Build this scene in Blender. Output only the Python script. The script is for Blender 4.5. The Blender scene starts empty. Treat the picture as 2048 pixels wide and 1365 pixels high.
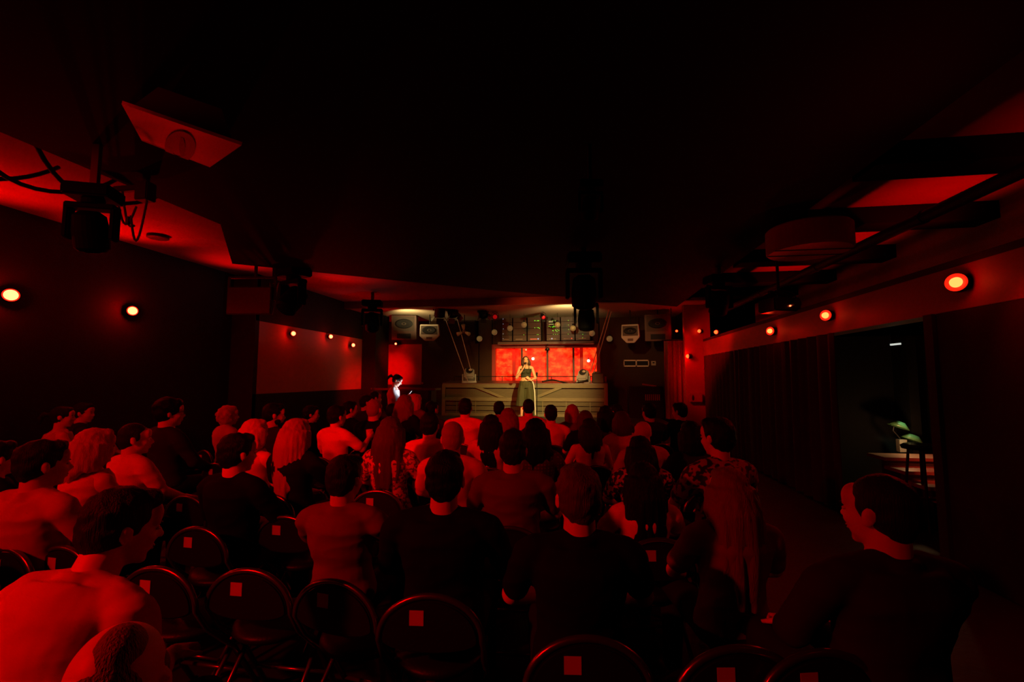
import bpy, bmesh, math, random
import numpy as np
from mathutils import Vector, Matrix, Euler, noise
# ---------------------------------------------------------------- camera, world, exposure
sc = bpy.context.scene
C = sc.collection
F = 910.0
YAW, PIT = math.radians(8.48), math.radians(4.68)
CAM = Vector((0, 0, 1.6))
FW = Vector((-math.sin(YAW)*math.cos(PIT), math.cos(YAW)*math.cos(PIT), math.sin(PIT)))
RT = Vector((math.cos(YAW), math.sin(YAW), 0))
UP = RT.cross(FW)
cd = bpy.data.cameras.new('camera'); cam = bpy.data.objects.new('camera', cd); C.objects.link(cam)
cd.sensor_width = 36; cd.lens = F/2048*36; cd.clip_start = .05; cd.clip_end = 60
cam.matrix_world = Matrix(((RT.x, UP.x, -FW.x, CAM.x), (RT.y, UP.y, -FW.y, CAM.y), (RT.z, UP.z, -FW.z, CAM.z), (0, 0, 0, 1)))
sc.camera = cam
sc.view_settings.view_transform = 'Standard'; sc.view_settings.look = 'None'
sc.view_settings.exposure = 0; sc.view_settings.gamma = 1
w = bpy.data.worlds.new('world'); sc.world = w; w.use_nodes = True
w.node_tree.nodes['Background'].inputs[0].default_value = (0, 0, 0, 1)
w.node_tree.nodes['Background'].inputs[1].default_value = 0
sc.cycles.max_bounces = 4; sc.cycles.diffuse_bounces = 2; sc.cycles.glossy_bounces = 2
sc.cycles.transmission_bounces = 3; sc.cycles.sample_clamp_indirect = 3; sc.cycles.sample_clamp_direct = 0
sc.cycles.use_denoising = True; sc.cycles.caustics_reflective = False; sc.cycles.caustics_refractive = False
RED = (1, 0, 0)

def ray(px, py): return FW + RT*((px-1024)/F) - UP*((py-682.5)/F)
def atD(px, py, d): return CAM + ray(px, py)*d                      # camera depth
def atY(px, py, y): r = ray(px, py); return CAM + r*(y/r.y)
def atX(px, py, x): r = ray(px, py); return CAM + r*(x/r.x)
def atZ(px, py, z): r = ray(px, py); return CAM + r*((z-1.6)/r.z)

def lamp(kind, name, loc, energy, color, target=None, size=.1, spot=60, blend=.5, parent=None, size_y=None):
    l = bpy.data.lights.new(name, kind); o = bpy.data.objects.new(name, l); C.objects.link(o)
    l.energy = energy; l.color = color
    if kind in ('POINT', 'SPOT'): l.shadow_soft_size = size
    if kind == 'AREA':
        l.size = size
        if size_y: l.shape = 'RECTANGLE'; l.size_y = size_y
    if kind == 'SPOT': l.spot_size = math.radians(spot); l.spot_blend = blend
    o.location = loc
    if target is not None:
        o.rotation_euler = (Vector(target)-Vector(loc)).to_track_quat('-Z', 'Y').to_euler()
    if parent: o.parent = parent; o.matrix_parent_inverse = Matrix.Translation(parent.location).inverted()
    return o
STAGE = Vector((atY(1052, 770, 12.0).x, 12.0, 1.7))
# room wash from the ceiling rig behind the camera (left), and the warm follow light on the stage
lamp('SPOT', 'rig_near', (-3.9, -1.4, 3.25), 780, RED, (-1.6, 1.1, .9), .12, 50, 1)  # spot added to the unseen rig for the near left seats
lamp('SPOT', 'rig_wash_left', (-4.6, -1.6, 3.25), 500, RED, (-4.0, 4.3, .9), .18, 56, .9)
lamp('SPOT', 'rig_wash_centre', (-3.0, -1.0, 3.25), 1450, RED, (-1.25, 7.2, .8), .15, 38, 1)
lamp('SPOT', 'rig_wash_right', (2.3, 0.2, 3.25), 16, RED, (0.6, 4.0, 1.0), .15, 60, .9)
lamp('SPOT', 'stage_key', (.35, 6.9, 3.0), 2400, (1, .64, .2), (STAGE.x+.3, 12.4, 1.35), .05, 36, 1)
lamp('SPOT', 'stage_fill', (-3.2, 9.4, 3.25), 70, (1, .55, .15), (-2.5, 13.0, 1.5), .08, 60, .8)
lamp('SPOT', 'stage_fill_right', (.2, 8.6, 3.2), 170, (1, .6, .22), (1.7, 13.6, 2.5), .06, 26, 1)  # unseen fill added for the right wall plates and loudspeakers
lamp('SPOT', 'stage_red', (-1.5, 9.0, 3.2), 130, (1, .06, .01), (-.2, 14.0, 2.2), .1, 75, 1)  # unseen spot added to redden the stage back wall like the window glow

# ---------------------------------------------------------------- materials
MATS = {}
def mat(name, col, rough=.6, metal=0, bump=0, bscale=40, stretch=(1, 1, 1), spec=.5, emit=None, estr=0, var=0, vscale=5, sheen=0, trans=0):
    if name in MATS: return MATS[name]
    m = bpy.data.materials.new(name); m.use_nodes = True; MATS[name] = m
    nt = m.node_tree; b = nt.nodes['Principled BSDF']
    col = tuple(col)+(1,) if len(col) == 3 else col
    b.inputs['Base Color'].default_value = col
    b.inputs['Roughness'].default_value = rough; b.inputs['Metallic'].default_value = metal
    b.inputs['Specular IOR Level'].default_value = spec
    if trans: b.inputs['Transmission Weight'].default_value = trans
    if emit: b.inputs['Emission Color'].default_value = tuple(emit)+(1,); b.inputs['Emission Strength'].default_value = estr
    if bump or var:
        tc = nt.nodes.new('ShaderNodeTexCoord'); mp = nt.nodes.new('ShaderNodeMapping')
        mp.inputs['Scale'].default_value = stretch
        nt.links.new(tc.outputs['Object'], mp.inputs['Vector'])
    if bump:
        n = nt.nodes.new('ShaderNodeTexNoise'); n.inputs['Scale'].default_value = bscale; n.inputs['Detail'].default_value = 3
        bp = nt.nodes.new('ShaderNodeBump'); bp.inputs['Strength'].default_value = bump; bp.inputs['Distance'].default_value = .01
        nt.links.new(mp.outputs[0], n.inputs['Vector']); nt.links.new(n.outputs[0], bp.inputs['Height']); nt.links.new(bp.outputs[0], b.inputs['Normal'])
    if var:
        n = nt.nodes.new('ShaderNodeTexNoise'); n.inputs['Scale'].default_value = vscale; n.inputs['Detail'].default_value = 4
        r = nt.nodes.new('ShaderNodeMapRange'); r.inputs['To Min'].default_value = 1-var; r.inputs['To Max'].default_value = 1+var
        mx = nt.nodes.new('ShaderNodeVectorMath'); mx.operation = 'SCALE'; mx.inputs[0].default_value = col[:3]
        nt.links.new(mp.outputs[0], n.inputs['Vector']); nt.links.new(n.outputs[0], r.inputs['Value'])
        nt.links.new(r.outputs[0], mx.inputs['Scale']); nt.links.new(mx.outputs[0], b.inputs['Base Color'])
    return m
def pattern_mat(name, a, b_, kind='floral', scale=30, rough=.8):
    if name in MATS: return MATS[name]
    m = bpy.data.materials.new(name); m.use_nodes = True; MATS[name] = m
    nt = m.node_tree; b = nt.nodes['Principled BSDF']; b.inputs['Roughness'].default_value = rough
    tc = nt.nodes.new('ShaderNodeTexCoord')
    if kind == 'dots':
        v = nt.nodes.new('ShaderNodeTexVoronoi'); v.inputs['Randomness'].default_value = .1
    elif kind == 'floral':
        v = nt.nodes.new('ShaderNodeTexNoise'); v.inputs['Detail'].default_value = 1
    elif kind == 'brick':
        v = nt.nodes.new('ShaderNodeTexBrick')
    v.inputs['Scale'].default_value = scale
    nt.links.new(tc.outputs['Object'], v.inputs['Vector'])
    r = nt.nodes.new('ShaderNodeValToRGB'); r.color_ramp.elements[0].color = tuple(a)+(1,); r.color_ramp.elements[1].color = tuple(b_)+(1,)
    p = {'dots': (.3, .36), 'floral': (.5, .55)}[kind]
    r.color_ramp.elements[0].position = p[0]; r.color_ramp.elements[1].position = p[1]
    nt.links.new(v.outputs['Distance' if kind == 'dots' else 0], r.inputs[0]); nt.links.new(r.outputs[0], b.inputs['Base Color'])
    return m
M_wall = mat('wall_black_paint', (.03, .028, .026), .75, spec=.1, bump=.2, bscale=25, var=.2)
M_wallb = mat('wall_brown_paint', (.05, .024, .013), .7, bump=.2, bscale=25, var=.25, vscale=2, spec=.1)
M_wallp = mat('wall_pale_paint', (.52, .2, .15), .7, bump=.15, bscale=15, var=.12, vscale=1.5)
M_fascia = mat('fascia_paint', (.26, .16, .14), .55, spec=.2, bump=.1, bscale=12, var=.1)
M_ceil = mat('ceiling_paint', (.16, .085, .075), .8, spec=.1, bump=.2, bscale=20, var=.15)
M_soff = mat('soffit_black', (.006, .0055, .0055), .8, spec=.05, bump=.1, bscale=30)
M_stageceil = mat('stage_ceiling_board', (.42, .36, .26), .6, bump=.15, bscale=8, stretch=(.3, 6, 6), var=.15)
M_floor = mat('floor_dark', (.018, .016, .015), .5, spec=.2, bump=.2, bscale=20, var=.3)
M_fix = mat('fixture_black', (.0022, .0022, .0022), .7, spec=.04)
M_black = mat('black_matt', (.006, .006, .006), .6, spec=.25)
M_blackg = mat('black_gloss', (.015, .015, .015), .3)
M_metal = mat('dark_metal', (.08, .08, .08), .35, metal=.8)
M_tube = mat('chair_tube', (.22, .2, .2), .25, metal=.9)
M_vinyl = mat('chair_vinyl', (.007, .007, .007), .45, bump=.15, bscale=90, spec=.2)
M_sticker = mat('paper_sticker', (.42, .4, .38), .8)
M_wood = mat('booth_wood', (.13, .115, .05), .55, bump=.35, bscale=14, stretch=(1, 9, 9), var=.35, vscale=6)
M_plank = mat('booth_plank', (.075, .066, .026), .6, bump=.35, bscale=14, stretch=(1, 9, 9), var=.35, vscale=6)
M_woodtop = mat('booth_top', (.09, .055, .04), .4, bump=.2, bscale=14, stretch=(1, 6, 6), var=.3)
M_stage = mat('stage_floor', (.03, .025, .02), .5, bump=.2, bscale=20)
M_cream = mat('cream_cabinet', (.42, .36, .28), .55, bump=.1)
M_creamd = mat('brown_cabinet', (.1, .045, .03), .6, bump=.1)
M_grille = mat('grille', (.07, .05, .035), .6, bump=.6, bscale=200)
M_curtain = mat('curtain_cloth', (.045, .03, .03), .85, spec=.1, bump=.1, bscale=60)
M_white = mat('white_plastic', (.6, .58, .52), .5)
M_greyp = mat('grey_plastic', (.33, .35, .33), .5, bump=.1)
M_skin = mat('skin', (.62, .38, .27), .5, bump=.05, bscale=150, spec=.35)
M_skin2 = mat('skin_tan', (.45, .25, .16), .5, bump=.05, bscale=150, spec=.35)
M_eye = mat('eye_dark', (.02, .015, .01), .2)
M_lip = mat('lip', (.42, .13, .1), .4)
M_trs = {'black': mat('trousers_black', (.012, .012, .014), .8, spec=.1, bump=.3, bscale=40), 'denim': mat('trousers_denim', (.05, .06, .09), .85, bump=.3, bscale=60),
         'grey': mat('trousers_grey', (.1, .1, .1), .85, bump=.3, bscale=40)}
M_shoe = mat('shoe_leather', (.03, .025, .02), .5)
HAIRC = {'black': (.004, .003, .003), 'dark': (.014, .009, .007), 'brown': (.06, .032, .02), 'auburn': (.16, .05, .025), 'blonde': (.5, .34, .17),
         'fair': (.3, .2, .12), 'grey': (.22, .2, .18), 'lightbrown': (.15, .085, .05)}
def hairmat(c):
    return mat('hair_'+c, HAIRC[c], .5, bump=.8, bscale=26, stretch=(9, 9, .5), spec=.12 if c in ('black','dark') else .3)
SHIRTC = {'white': (.72, .7, .68), 'black': (.006, .006, .006), 'charcoal': (.025, .025, .027), 'grey': (.17, .17, .17), 'dull': (.12, .1, .1),
          'light': (.5, .48, .45), 'cream': (.6, .5, .38), 'darkred': (.05, .02, .02)}
def shirtmat(c):
    if c == 'floral': return pattern_mat('shirt_floral', (.005, .005, .005), (.5, .4, .38), 'floral', 38)
    if c == 'floral_light': return pattern_mat('shirt_floral_light', (.55, .5, .45), (.08, .05, .05), 'floral', 45)
    if c == 'dots': return pattern_mat('shirt_dots', (.14, .1, .1), (.05, .03, .03), 'dots', 40)
    if c == 'ruffle': return pattern_mat('shirt_ruffle', (.3, .26, .25), (.006, .005, .005), 'floral', 30)
    return mat('shirt_'+c, SHIRTC[c], .85, bump=.35, bscale=9, stretch=(1, 1, 1.4), spec=.05 if c in ('black','charcoal') else .2)

# ---------------------------------------------------------------- mesh helpers
class MB:
    def __init__(s): s.v = []; s.f = []; s.n = 0
    def add(s, V, Fc):
        V = np.asarray(V, float); s.v.append(V); s.f += [tuple(i+s.n for i in f) for f in Fc]; s.n += len(V); return s
    def box(s, c, size, R=None):
        c = Vector(c); hx, hy, hz = [a/2 for a in size]
        P = [Vector((x, y, z)) for x in (-hx, hx) for y in (-hy, hy) for z in (-hz, hz)]
        if R is not None: P = [R @ p for p in P]
        return s.add([tuple(p+c) for p in P], [(0, 1, 3, 2), (4, 6, 7, 5), (0, 4, 5, 1), (2, 3, 7, 6), (0, 2, 6, 4), (1, 5, 7, 3)])
    def ell(s, c, r, seg=14, R=None):
        nv = seg; nr = max(6, seg*2//3)
        P = [(0, 0, 1)]
        for i in range(1, nr):
            t = math.pi*i/nr
            for j in range(nv):
                a = 2*math.pi*j/nv; P.append((math.sin(t)*math.cos(a), math.sin(t)*math.sin(a), math.cos(t)))
        P.append((0, 0, -1)); P = np.array(P)*np.array(r)
        if R is not None: P = P @ np.array(R).T
        P = P+np.array(c)
        Fc = [(0, 1+j, 1+(j+1) % nv) for j in range(nv)]
        for i in range(nr-2):
            for j in range(nv):
                a = 1+i*nv+j; b = 1+i*nv+(j+1) % nv
                Fc.append((a, a+nv, b+nv, b))
        l = len(P)-1; o = 1+(nr-2)*nv
        Fc += [(l, o+(j+1) % nv, o+j) for j in range(nv)]
        return s.add(P, Fc)
    def cap(s, p0, r0, p1, r1, seg=12, round_=True):
        p0 = np.array(p0, float); p1 = np.array(p1, float); d = p1-p0; L = np.linalg.norm(d)
        if L < 1e-6: return s.ell(p0, (r0,)*3)
        d /= L; a = np.array((0, 0, 1.)) if abs(d[2]) < .9 else np.array((1., 0, 0))
        u = np.cross(d, a); u /= np.linalg.norm(u); v = np.cross(d, u)
        rings = []
        if round_:
            for t in (75, 50, 25): rings.append((p0-d*r0*math.sin(math.radians(t)), r0*math.cos(math.radians(t))))
        rings.append((p0, r0)); rings.append((p1, r1))
        if round_:
            for t in (25, 50, 75): rings.append((p1+d*r1*math.sin(math.radians(t)), r1*math.cos(math.radians(t))))
        return s.rings([(c, u*r, v*r) for c, r in rings], seg)
    def rings(s, R, seg=12, closed=True):
        P = []
        for c, u, v in R:
            c = np.array(c, float); u = np.array(u, float); v = np.array(v, float)
            for j in range(seg):
                a = 2*math.pi*j/seg; P.append(c+u*math.cos(a)+v*math.sin(a))
        n = len(R); Fc = []
        for i in range(n-1):
            for j in range(seg):
                a = i*seg+j; b = i*seg+(j+1) % seg
                Fc.append((a, b, b+seg, a+seg))
        if closed: Fc.append(tuple(range(seg-1, -1, -1))); Fc.append(tuple(range((n-1)*seg, n*seg)))
        return s.add(P, Fc)
    def loft(s, R, seg=20):           # (center, rx, ry) horizontal rings bottom->top
        return s.rings([(c, (rx, 0, 0), (0, ry, 0)) for c, rx, ry in R], seg)
    def tube(s, pts, r, seg=8, loop=False):
        pts = [np.array(p, float) for p in pts]; n = len(pts); R = []
        rr = r if hasattr(r, '__len__') else [r]*n
        prev = None
        for i, p in enumerate(pts):
            d = pts[min(i+1, n-1)]-pts[max(i-1, 0)]; d /= np.linalg.norm(d)+1e-9
            if prev is None:
                a = np.array((0, 0, 1.)) if abs(d[2]) < .9 else np.array((1., 0, 0)); u = np.cross(d, a)
            else: u = prev-d*np.dot(prev, d)
            u /= np.linalg.norm(u); prev = u; v = np.cross(d, u)
            R.append((p, u*rr[i], v*rr[i]))
        return s.rings(R, seg)
    def lathe(s, prof, c=(0, 0, 0), seg=20, R=None):
        P = []
        for r, z in prof:
            for j in range(seg):
                a = 2*math.pi*j/seg; P.append((r*math.cos(a), r*math.sin(a), z))
        P = np.array(P)
        if R is not None: P = P @ np.array(R).T
        P = P+np.array(c); n = len(prof); Fc = []
        for i in range(n-1):
            for j in range(seg):
                a = i*seg+j; b = i*seg+(j+1) % seg; Fc.append((a, b, b+seg, a+seg))
        Fc.append(tuple(range(seg-1, -1, -1))); Fc.append(tuple(range((n-1)*seg, n*seg)))
        return s.add(P, Fc)
    def prism(s, poly, y0, y1, axis='y'):   # polygon of (a,b) extruded
        n = len(poly)
        def P(a, b, t): return {'y': (a, t, b), 'z': (a, b, t), 'x': (t, a, b)}[axis]
        V = [P(a, b, y0) for a, b in poly]+[P(a, b, y1) for a, b in poly]
        return s.add(V, [tuple(range(n)), tuple(range(2*n-1, n-1, -1))]+[(i, (i+1) % n, n+(i+1) % n, n+i) for i in range(n)])
    def mesh(s, name):
        m = bpy.data.meshes.new(name)
        V = np.concatenate(s.v); m.from_pydata(V.tolist(), [], s.f); m.validate(); m.update()
        bm = bmesh.new(); bm.from_mesh(m); bmesh.ops.recalc_face_normals(bm, faces=bm.faces); bm.to_mesh(m); bm.free()
        return m
    def build(s, name, m, parent=None, smooth=False, bevel=0):
        me = s.mesh(name)
        if bevel:
            bm = bmesh.new(); bm.from_mesh(me)
            bmesh.ops.bevel(bm, geom=[e for e in bm.edges if e.calc_face_angle(0) > .5], offset=bevel, segments=2, affect='EDGES', clamp_overlap=True)
            bm.to_mesh(me); bm.free()
        return link(name, me, m, parent, smooth)
def link(name, me, m, parent=None, smooth=False):
    if m is not None and not len(me.materials): me.materials.append(m)
    if smooth: me.polygons.foreach_set('use_smooth', [True]*len(me.polygons))
    o = bpy.data.objects.new(name, me); C.objects.link(o)
    if parent is not None: o.parent = parent
    return o
def remesh(mb, voxel, smooth=4, name='m', fac=.5):
    me = mb.mesh(name); o = bpy.data.objects.new('tmp', me); C.objects.link(o)
    r = o.modifiers.new('r', 'REMESH'); r.mode = 'VOXEL'; r.voxel_size = voxel; r.use_smooth_shade = True
    if smooth: k = o.modifiers.new('s', 'SMOOTH'); k.iterations = smooth; k.factor = fac
    dg = bpy.context.evaluated_depsgraph_get(); dg.update()
    out = bpy.data.meshes.new_from_object(o.evaluated_get(dg)); out.name = name
    bpy.data.objects.remove(o); bpy.data.meshes.remove(me)
    out.materials.clear()
    return out
def displace(me, fn):
    n = len(me.vertices); co = np.empty(n*3); me.vertices.foreach_get('co', co); co = co.reshape(-1, 3)
    no = np.empty(n*3); me.vertex_normals.foreach_get('vector', no); no = no.reshape(-1, 3)
    d = np.array([fn(c) for c in co]); co = co+no*d[:, None]
    me.vertices.foreach_set('co', co.ravel()); me.update()
def thing(name, label, cat, loc=(0, 0, 0), rz=0, group=None, scale=1):
    o = bpy.data.objects.new(name, None); C.objects.link(o); o.empty_display_size = .1
    o.location = loc; o.rotation_euler = (0, 0, rz); o['label'] = label; o['category'] = cat; o.scale = (scale,)*3
    if group: o['group'] = group
    return o
def tag(o, label, cat, group=None, kind=None):
    o['label'] = label; o['category'] = cat
    if group: o['group'] = group
    if kind: o['kind'] = kind
    return o
def struct(name, mb, m, **k):
    o = mb.build(name, m, **k); o['kind'] = 'structure'; return o
def dup(root, loc, rz, label, group=None, scale=None):
    r = root.copy(); C.objects.link(r); r.location = loc; r.rotation_euler = (0, 0, rz); r['label'] = label
    if group: r['group'] = group
    if scale: r.scale = (scale,)*3
    for ch in list(root.children):
        c = ch.copy(); C.objects.link(c); c.parent = r
        for g in ch.children:
            d = g.copy(); C.objects.link(d); d.parent = c
    return r
# ---------------------------------------------------------------- the room shell
XL, XR, ZC = -6.6, 3.05, 3.6
struct('floor', MB().box((-.5, 5, -.05), (14, 22, .1)), M_floor)
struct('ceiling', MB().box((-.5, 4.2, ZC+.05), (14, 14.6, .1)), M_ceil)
struct('wall_left', MB().box((XL-.1, 2.2, 1.8), (.2, 12.4, 3.6)), M_wall)
struct('wall_back', MB().box((-1.8, -4.1, 1.8), (9.8, .2, 3.6)), M_wall)
# black central soffit with its skewed corner
struct('trim_1', MB().prism([(-4.05, -3.9), (2.3, -3.9), (2.3, 11.2), (-1.6, 8.6), (-5.1, 5.97), (-3.92, 4.39)], 3.3, 3.62, 'z'), M_soff)
# left wall of the far half: pale upper panel on a black lower wall, steps in from the near wall
struct('wall_left_2', MB().box((-6.2, 10.3, .65), (.2, 5.0, 1.3)), M_wall)
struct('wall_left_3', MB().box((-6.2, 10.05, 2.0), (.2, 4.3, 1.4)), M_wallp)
struct('wall_left_4', MB().box((-6.2, 10.3, 3.15), (.2, 5.0, .9)), M_wall)
struct('wall_step', MB().box((-6.42, 7.84, 1.8), (.64, .1, 3.6)), M_wall)
struct('wall_pier', MB().box((-5.98, 12.55, 1.8), (.56, .9, 3.6)), M_wall)
# stage end
struct('wall_stage', MB().box((-5.0, 14.2, .7), (3.4, .2, 1.4)).box((-5.0, 14.2, 3.15), (3.4, .2, .9))
       .box((-4.1, 14.2, 2.05), (1.9, .2, 1.31)).box((-2.95, 14.2, 1.8), (.45, .2, 3.6)).box((1.75, 14.2, 1.8), (2.35, .2, 3.6))
       .box((-1.07, 14.2, .72), (3.35, .2, 1.44)).box((-1.07, 14.2, 3.1), (3.35, .2, 1.0)), M_wallb)
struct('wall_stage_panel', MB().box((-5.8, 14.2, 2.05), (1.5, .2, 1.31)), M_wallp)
struct('wall_stage_right', MB().box((2.95, 13.6, 1.8), (.2, 1.4, 3.6)), M_wall)
struct('ceiling_stage', MB().box((-1.6, 12.75, 3.52), (9.4, 3.1, .14)), M_stageceil)
struct('trim_2', MB().box((-1.6, 11.12, 3.52), (9.4, .16, .2)), M_woodtop)
struct('floor_stage', MB().box((-1.9, 12.6, .27), (8.0, 3.2, .54)), M_stage)
# right side: red-lit fascia beam, pier, curtain zone, doorway with steps, near wall
struct('trim_3', MB().box((XR+.12, 7.0, 2.33), (.24, 10.9, .36)), M_fascia)
struct('trim_4', MB().box((XR+.55, 7.0, 2.54), (1.1, 10.9, .06)), M_wall)
struct('wall_right_pier', MB().box((2.92, 12.0, 1.8), (.62, .16, 3.6)), M_fascia)
struct('wall_right', MB().box((XR+.12, .15, 1.08), (.24, 8.5, 2.15)), M_wall)
struct('wall_right_2', MB().box((XR+1.7, 4.5, 3.05), (.12, 17, 1.1)), M_fascia)
struct('wall_right_3', MB().box((XR+1.4, 9.6, 1.08), (.12, 5.4, 2.15)), M_wall)
struct('wall_stair', MB().box((XR+2.7, 5.2, 1.1), (.1, 5.2, 2.2)).box((XR+1.5, 7.25, 1.1), (2.4, .1, 2.2)), M_wall)
struct('trim_5', MB().box((XR+.12, 4.46, 1.08), (.3, .1, 2.15)), M_wall)
for k, yy in enumerate((4.3, 5.9, 7.6, 9.2, 10.7)):   # joists across the raised strip beside the beam
    struct('trim_%d' % (6+k), MB().box((XR+.55, yy, 3.5), (2.2, .34, .2)), M_soff)
# long ducts
for k, (x, z, r, y0, y1) in enumerate([(3.4, 3.2, .06, .5, 11.5)]):
    d = MB(); d.tube([(x, y0, z), (x, (y0+y1)/2, z), (x, y1, z)], r, 20)
    for q in range(6): yy = y0+.4+(y1-y0-.8)*q/5; d.tube([(x, yy-.03, z), (x, yy+.03, z)], r*1.12, 20)
    o = d.build('air_duct', M_black, smooth=False)
    tag(o, 'thin black pipe running high above the right-hand beam', 'duct')
d = MB(); d.lathe([(.0, 0), (.42, 0), (.45, .03), (.45, .2), (.42, .22), (0, .22)], atZ(1618, 505, 3.0), 40)
t = thing('ceiling_drum', 'large round drum fitting under the ceiling on the right, red-lit on one side', 'ceiling fitting', atZ(1618, 505, 3.0))
d = MB(); d.lathe([(.0, 0), (.40, 0), (.42, .02), (.42, .26), (.40, .28), (0, .28)], (0, 0, 0), 40); d.build('drum_shell', M_fascia, t)
d = MB(); d.tube([(0, 0, .28), (0, 0, .6)], .03); d.build('hanger', M_black, t)
for k in (-1, 1): d = MB(); d.box((0, k*.12, -.004), (.8, .012, .008)); d.build('seam_strip', M_black, t)

# ---------------------------------------------------------------- wall lamps
M_bulb = mat('lamp_lens_glow', (.8, .2, .1), .4, emit=(1, .33, .12), estr=3)
M_bulbr = mat('lamp_lens_glow_orange', (.8, .2, .1), .4, emit=(1, .2, .04), estr=3.5)
M_bulb2 = mat('lamp_lens_glow_red', (.8, .1, .05), .4, emit=(1, .06, .01), estr=5)
M_lring = mat('lamp_ring_red', (.5, .02, .02), .3, emit=(1, .02, .005), estr=.9)
def wall_lamp(loc, dirv, r, label, en, mb=M_bulb, depth=.09, spot=0, up=.15):
    t = thing('wall_lamp', label, 'lamp', loc, group='red lamps along the walls')
    R = Vector(dirv).to_track_quat('Z', 'Y').to_matrix()
    hs_ = MB().lathe([(r*.8, -.02), (r*1.02, 0), (r*1.02, depth*.75), (r*.92, depth*.8)], (0, 0, 0), 24, R).build('lamp_housing', M_black, t)
    MB().lathe([(r*.93, depth*.72), (r*.99, depth*.85), (r*.93, depth*.93), (r*.8, depth*.9), (r*.6, depth*.86)], (0, 0, 0), 24, R).build('lamp_ring', M_lring, hs_, smooth=True)
    k_ = .68 if mb is M_bulbr else 1
    MB().lathe([(r*.86*k_, depth*.82), (r*.7*k_, depth*1.15), (r*.4*k_, depth*1.35), (.004, depth*1.42)], (0, 0, 0), 24, R).build('lamp_lens', mb, hs_, smooth=True)
    p = Vector(loc)+Vector(dirv).normalized()*(depth*1.42+.05)
    lamp('POINT', 'lamp_glow', p, en, RED, size=.03, parent=t)
    if spot: lamp('SPOT', 'lamp_beam', p, spot, RED, p+Vector(dirv).normalized()+Vector((0, 0, up)), .03, 155, .6, parent=t)
    return t
L = [((20, 592), XL, .075, 7), ((262, 623), XL, .07, 8), ((583, 668), -6.1, .055, 5), ((658, 674), -6.1, .055, 5), ((703, 691), -6.1, .055, 8)]
NM = ['nearest lamp on the left wall, yellow-white glow at the photo edge', 'second lamp along the black left wall, above the blonde bob woman side',
      'first small lamp high on the pale left wall panel', 'middle small lamp on the pale left wall panel', 'last lamp on the pale left wall panel, nearest the stage']
for (p, x, r, e), nm in zip(L, NM): wall_lamp(atX(p[0], p[1], x+.06), (1, -.55, 0), r, nm, e if x < -6.3 else e*.4, spot=30 if x < -6.3 else 25)
for y, nm in ((2.85, 'added wall lamp on the left wall just outside the photo'), (1.4, 'added wall lamp on the left wall level with the camera'), (-.1, 'added wall lamp on the left wall behind the camera')):
    wall_lamp((XL+.06, y, 2.56), (1, -.1, 0), .075, nm, 7, spot=12)  # unseen lamps continuing the row, added to light the near left seats
wall_lamp(atY(445, 626, 7.7), (.25, -1, 0), .065, 'glowing lamp half hidden beside the hanging television', 7, spot=20)
wall_lamp(atY(793, 688, 13.9), (.1, -1, -.1), .04, 'small red lamp above the red-lit panel left of the stage', 3)
R_ = [((1920, 567), .072, 4.5), ((1658, 632), .066, 4), ((1546, 663), .066, 5), ((1437, 665), .05, 2.5), ((1403, 663), .05, 2.5)]
NM = ['nearest round red lamp on the right-hand beam with glowing lens', 'second round red lamp along the right-hand beam, lens seen obliquely', 'third lamp on the right-hand beam in a black can, beyond the cable box',
      'small red lamp above the far end of the right-hand beam', 'farthest small red lamp by the pier above the right-hand beam']
for x_, ((p, r, e), nm) in enumerate(zip(R_, NM)): wall_lamp(atX(p[0], p[1], XR-.03), (-1, -.75, 0), r, nm, e*.22, M_bulbr if r > .06 else M_bulb2, spot=25 if x_ == 0 else 8, up=-.5)
wall_lamp(atY(1382, 713, 11.8), (-1, -.2, 0), .06, 'lamp in a black can on the red-lit pier at the right', 6, M_bulb2)
wall_lamp(atY(1355, 663, 12.6), (-.5, -1, 0), .035, 'tiny red lamp right of the large right-hand loudspeaker', 2, M_bulb2)
wall_lamp(atY(833, 661, 12.9), (0, -1, 0), .03, 'tiny red lamp between the two left loudspeakers', .6, M_bulb2)
# added unseen red spots lighting the strip of ceiling over the beam
for x, y, e in ((3.9, 5.3, 30), (4.0, 3.7, 9), (3.9, 7.0, 26), (3.8, 8.7, 24)):
    lamp('SPOT', 'added_uplight', (x, y, 2.7), e*2, RED, (x-.1, y+.1, 3.6), .04, 100, .8)
for x, y, e in ((-6.3, 3.9, 105), (-6.3, 5.3, 110), (-6.1, 7.0, 85), (-4.9, 8.4, 50)):  # added unseen spots for the upward light of the left wall lamps
    lamp('SPOT', 'added_uplight', (x, y, 2.75), e, RED, (x+.35, y-.1, 3.6), .05, 100, 1)
lamp('SPOT', 'panel_wash', (-2.6, 9.4, 3.2), 800, RED, (-6.1, 12.0, .95), .1, 30, 1)  # unseen red spots added to wash the wall panels, pier and beam
lamp('SPOT', 'panel_wash', (-4.4, 10.4, 3.1), 900, RED, (-6.05, 14.1, 1.75), .1, 23, 1)
lamp('SPOT', 'panel_wash', (.6, 9.6, 3.2), 360, RED, (3.0, 11.9, 1.6), .1, 30, .9)
lamp('SPOT', 'panel_wash', (1.2, 8.2, 3.2), 620, RED, (3.05, 10.6, 2.6), .1, 36, 1)
lamp('SPOT', 'board_light', (-4.65, 11.5, 2.95), 85, (1, .72, .3), (-4.6, 12.1, 3.45), .03, 105, 1)
lamp('SPOT', 'board_light', (-.25, 11.3, 2.95), 110, (1, .68, .28), (-.4, 12.0, 3.45), .03, 105, 1)

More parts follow.
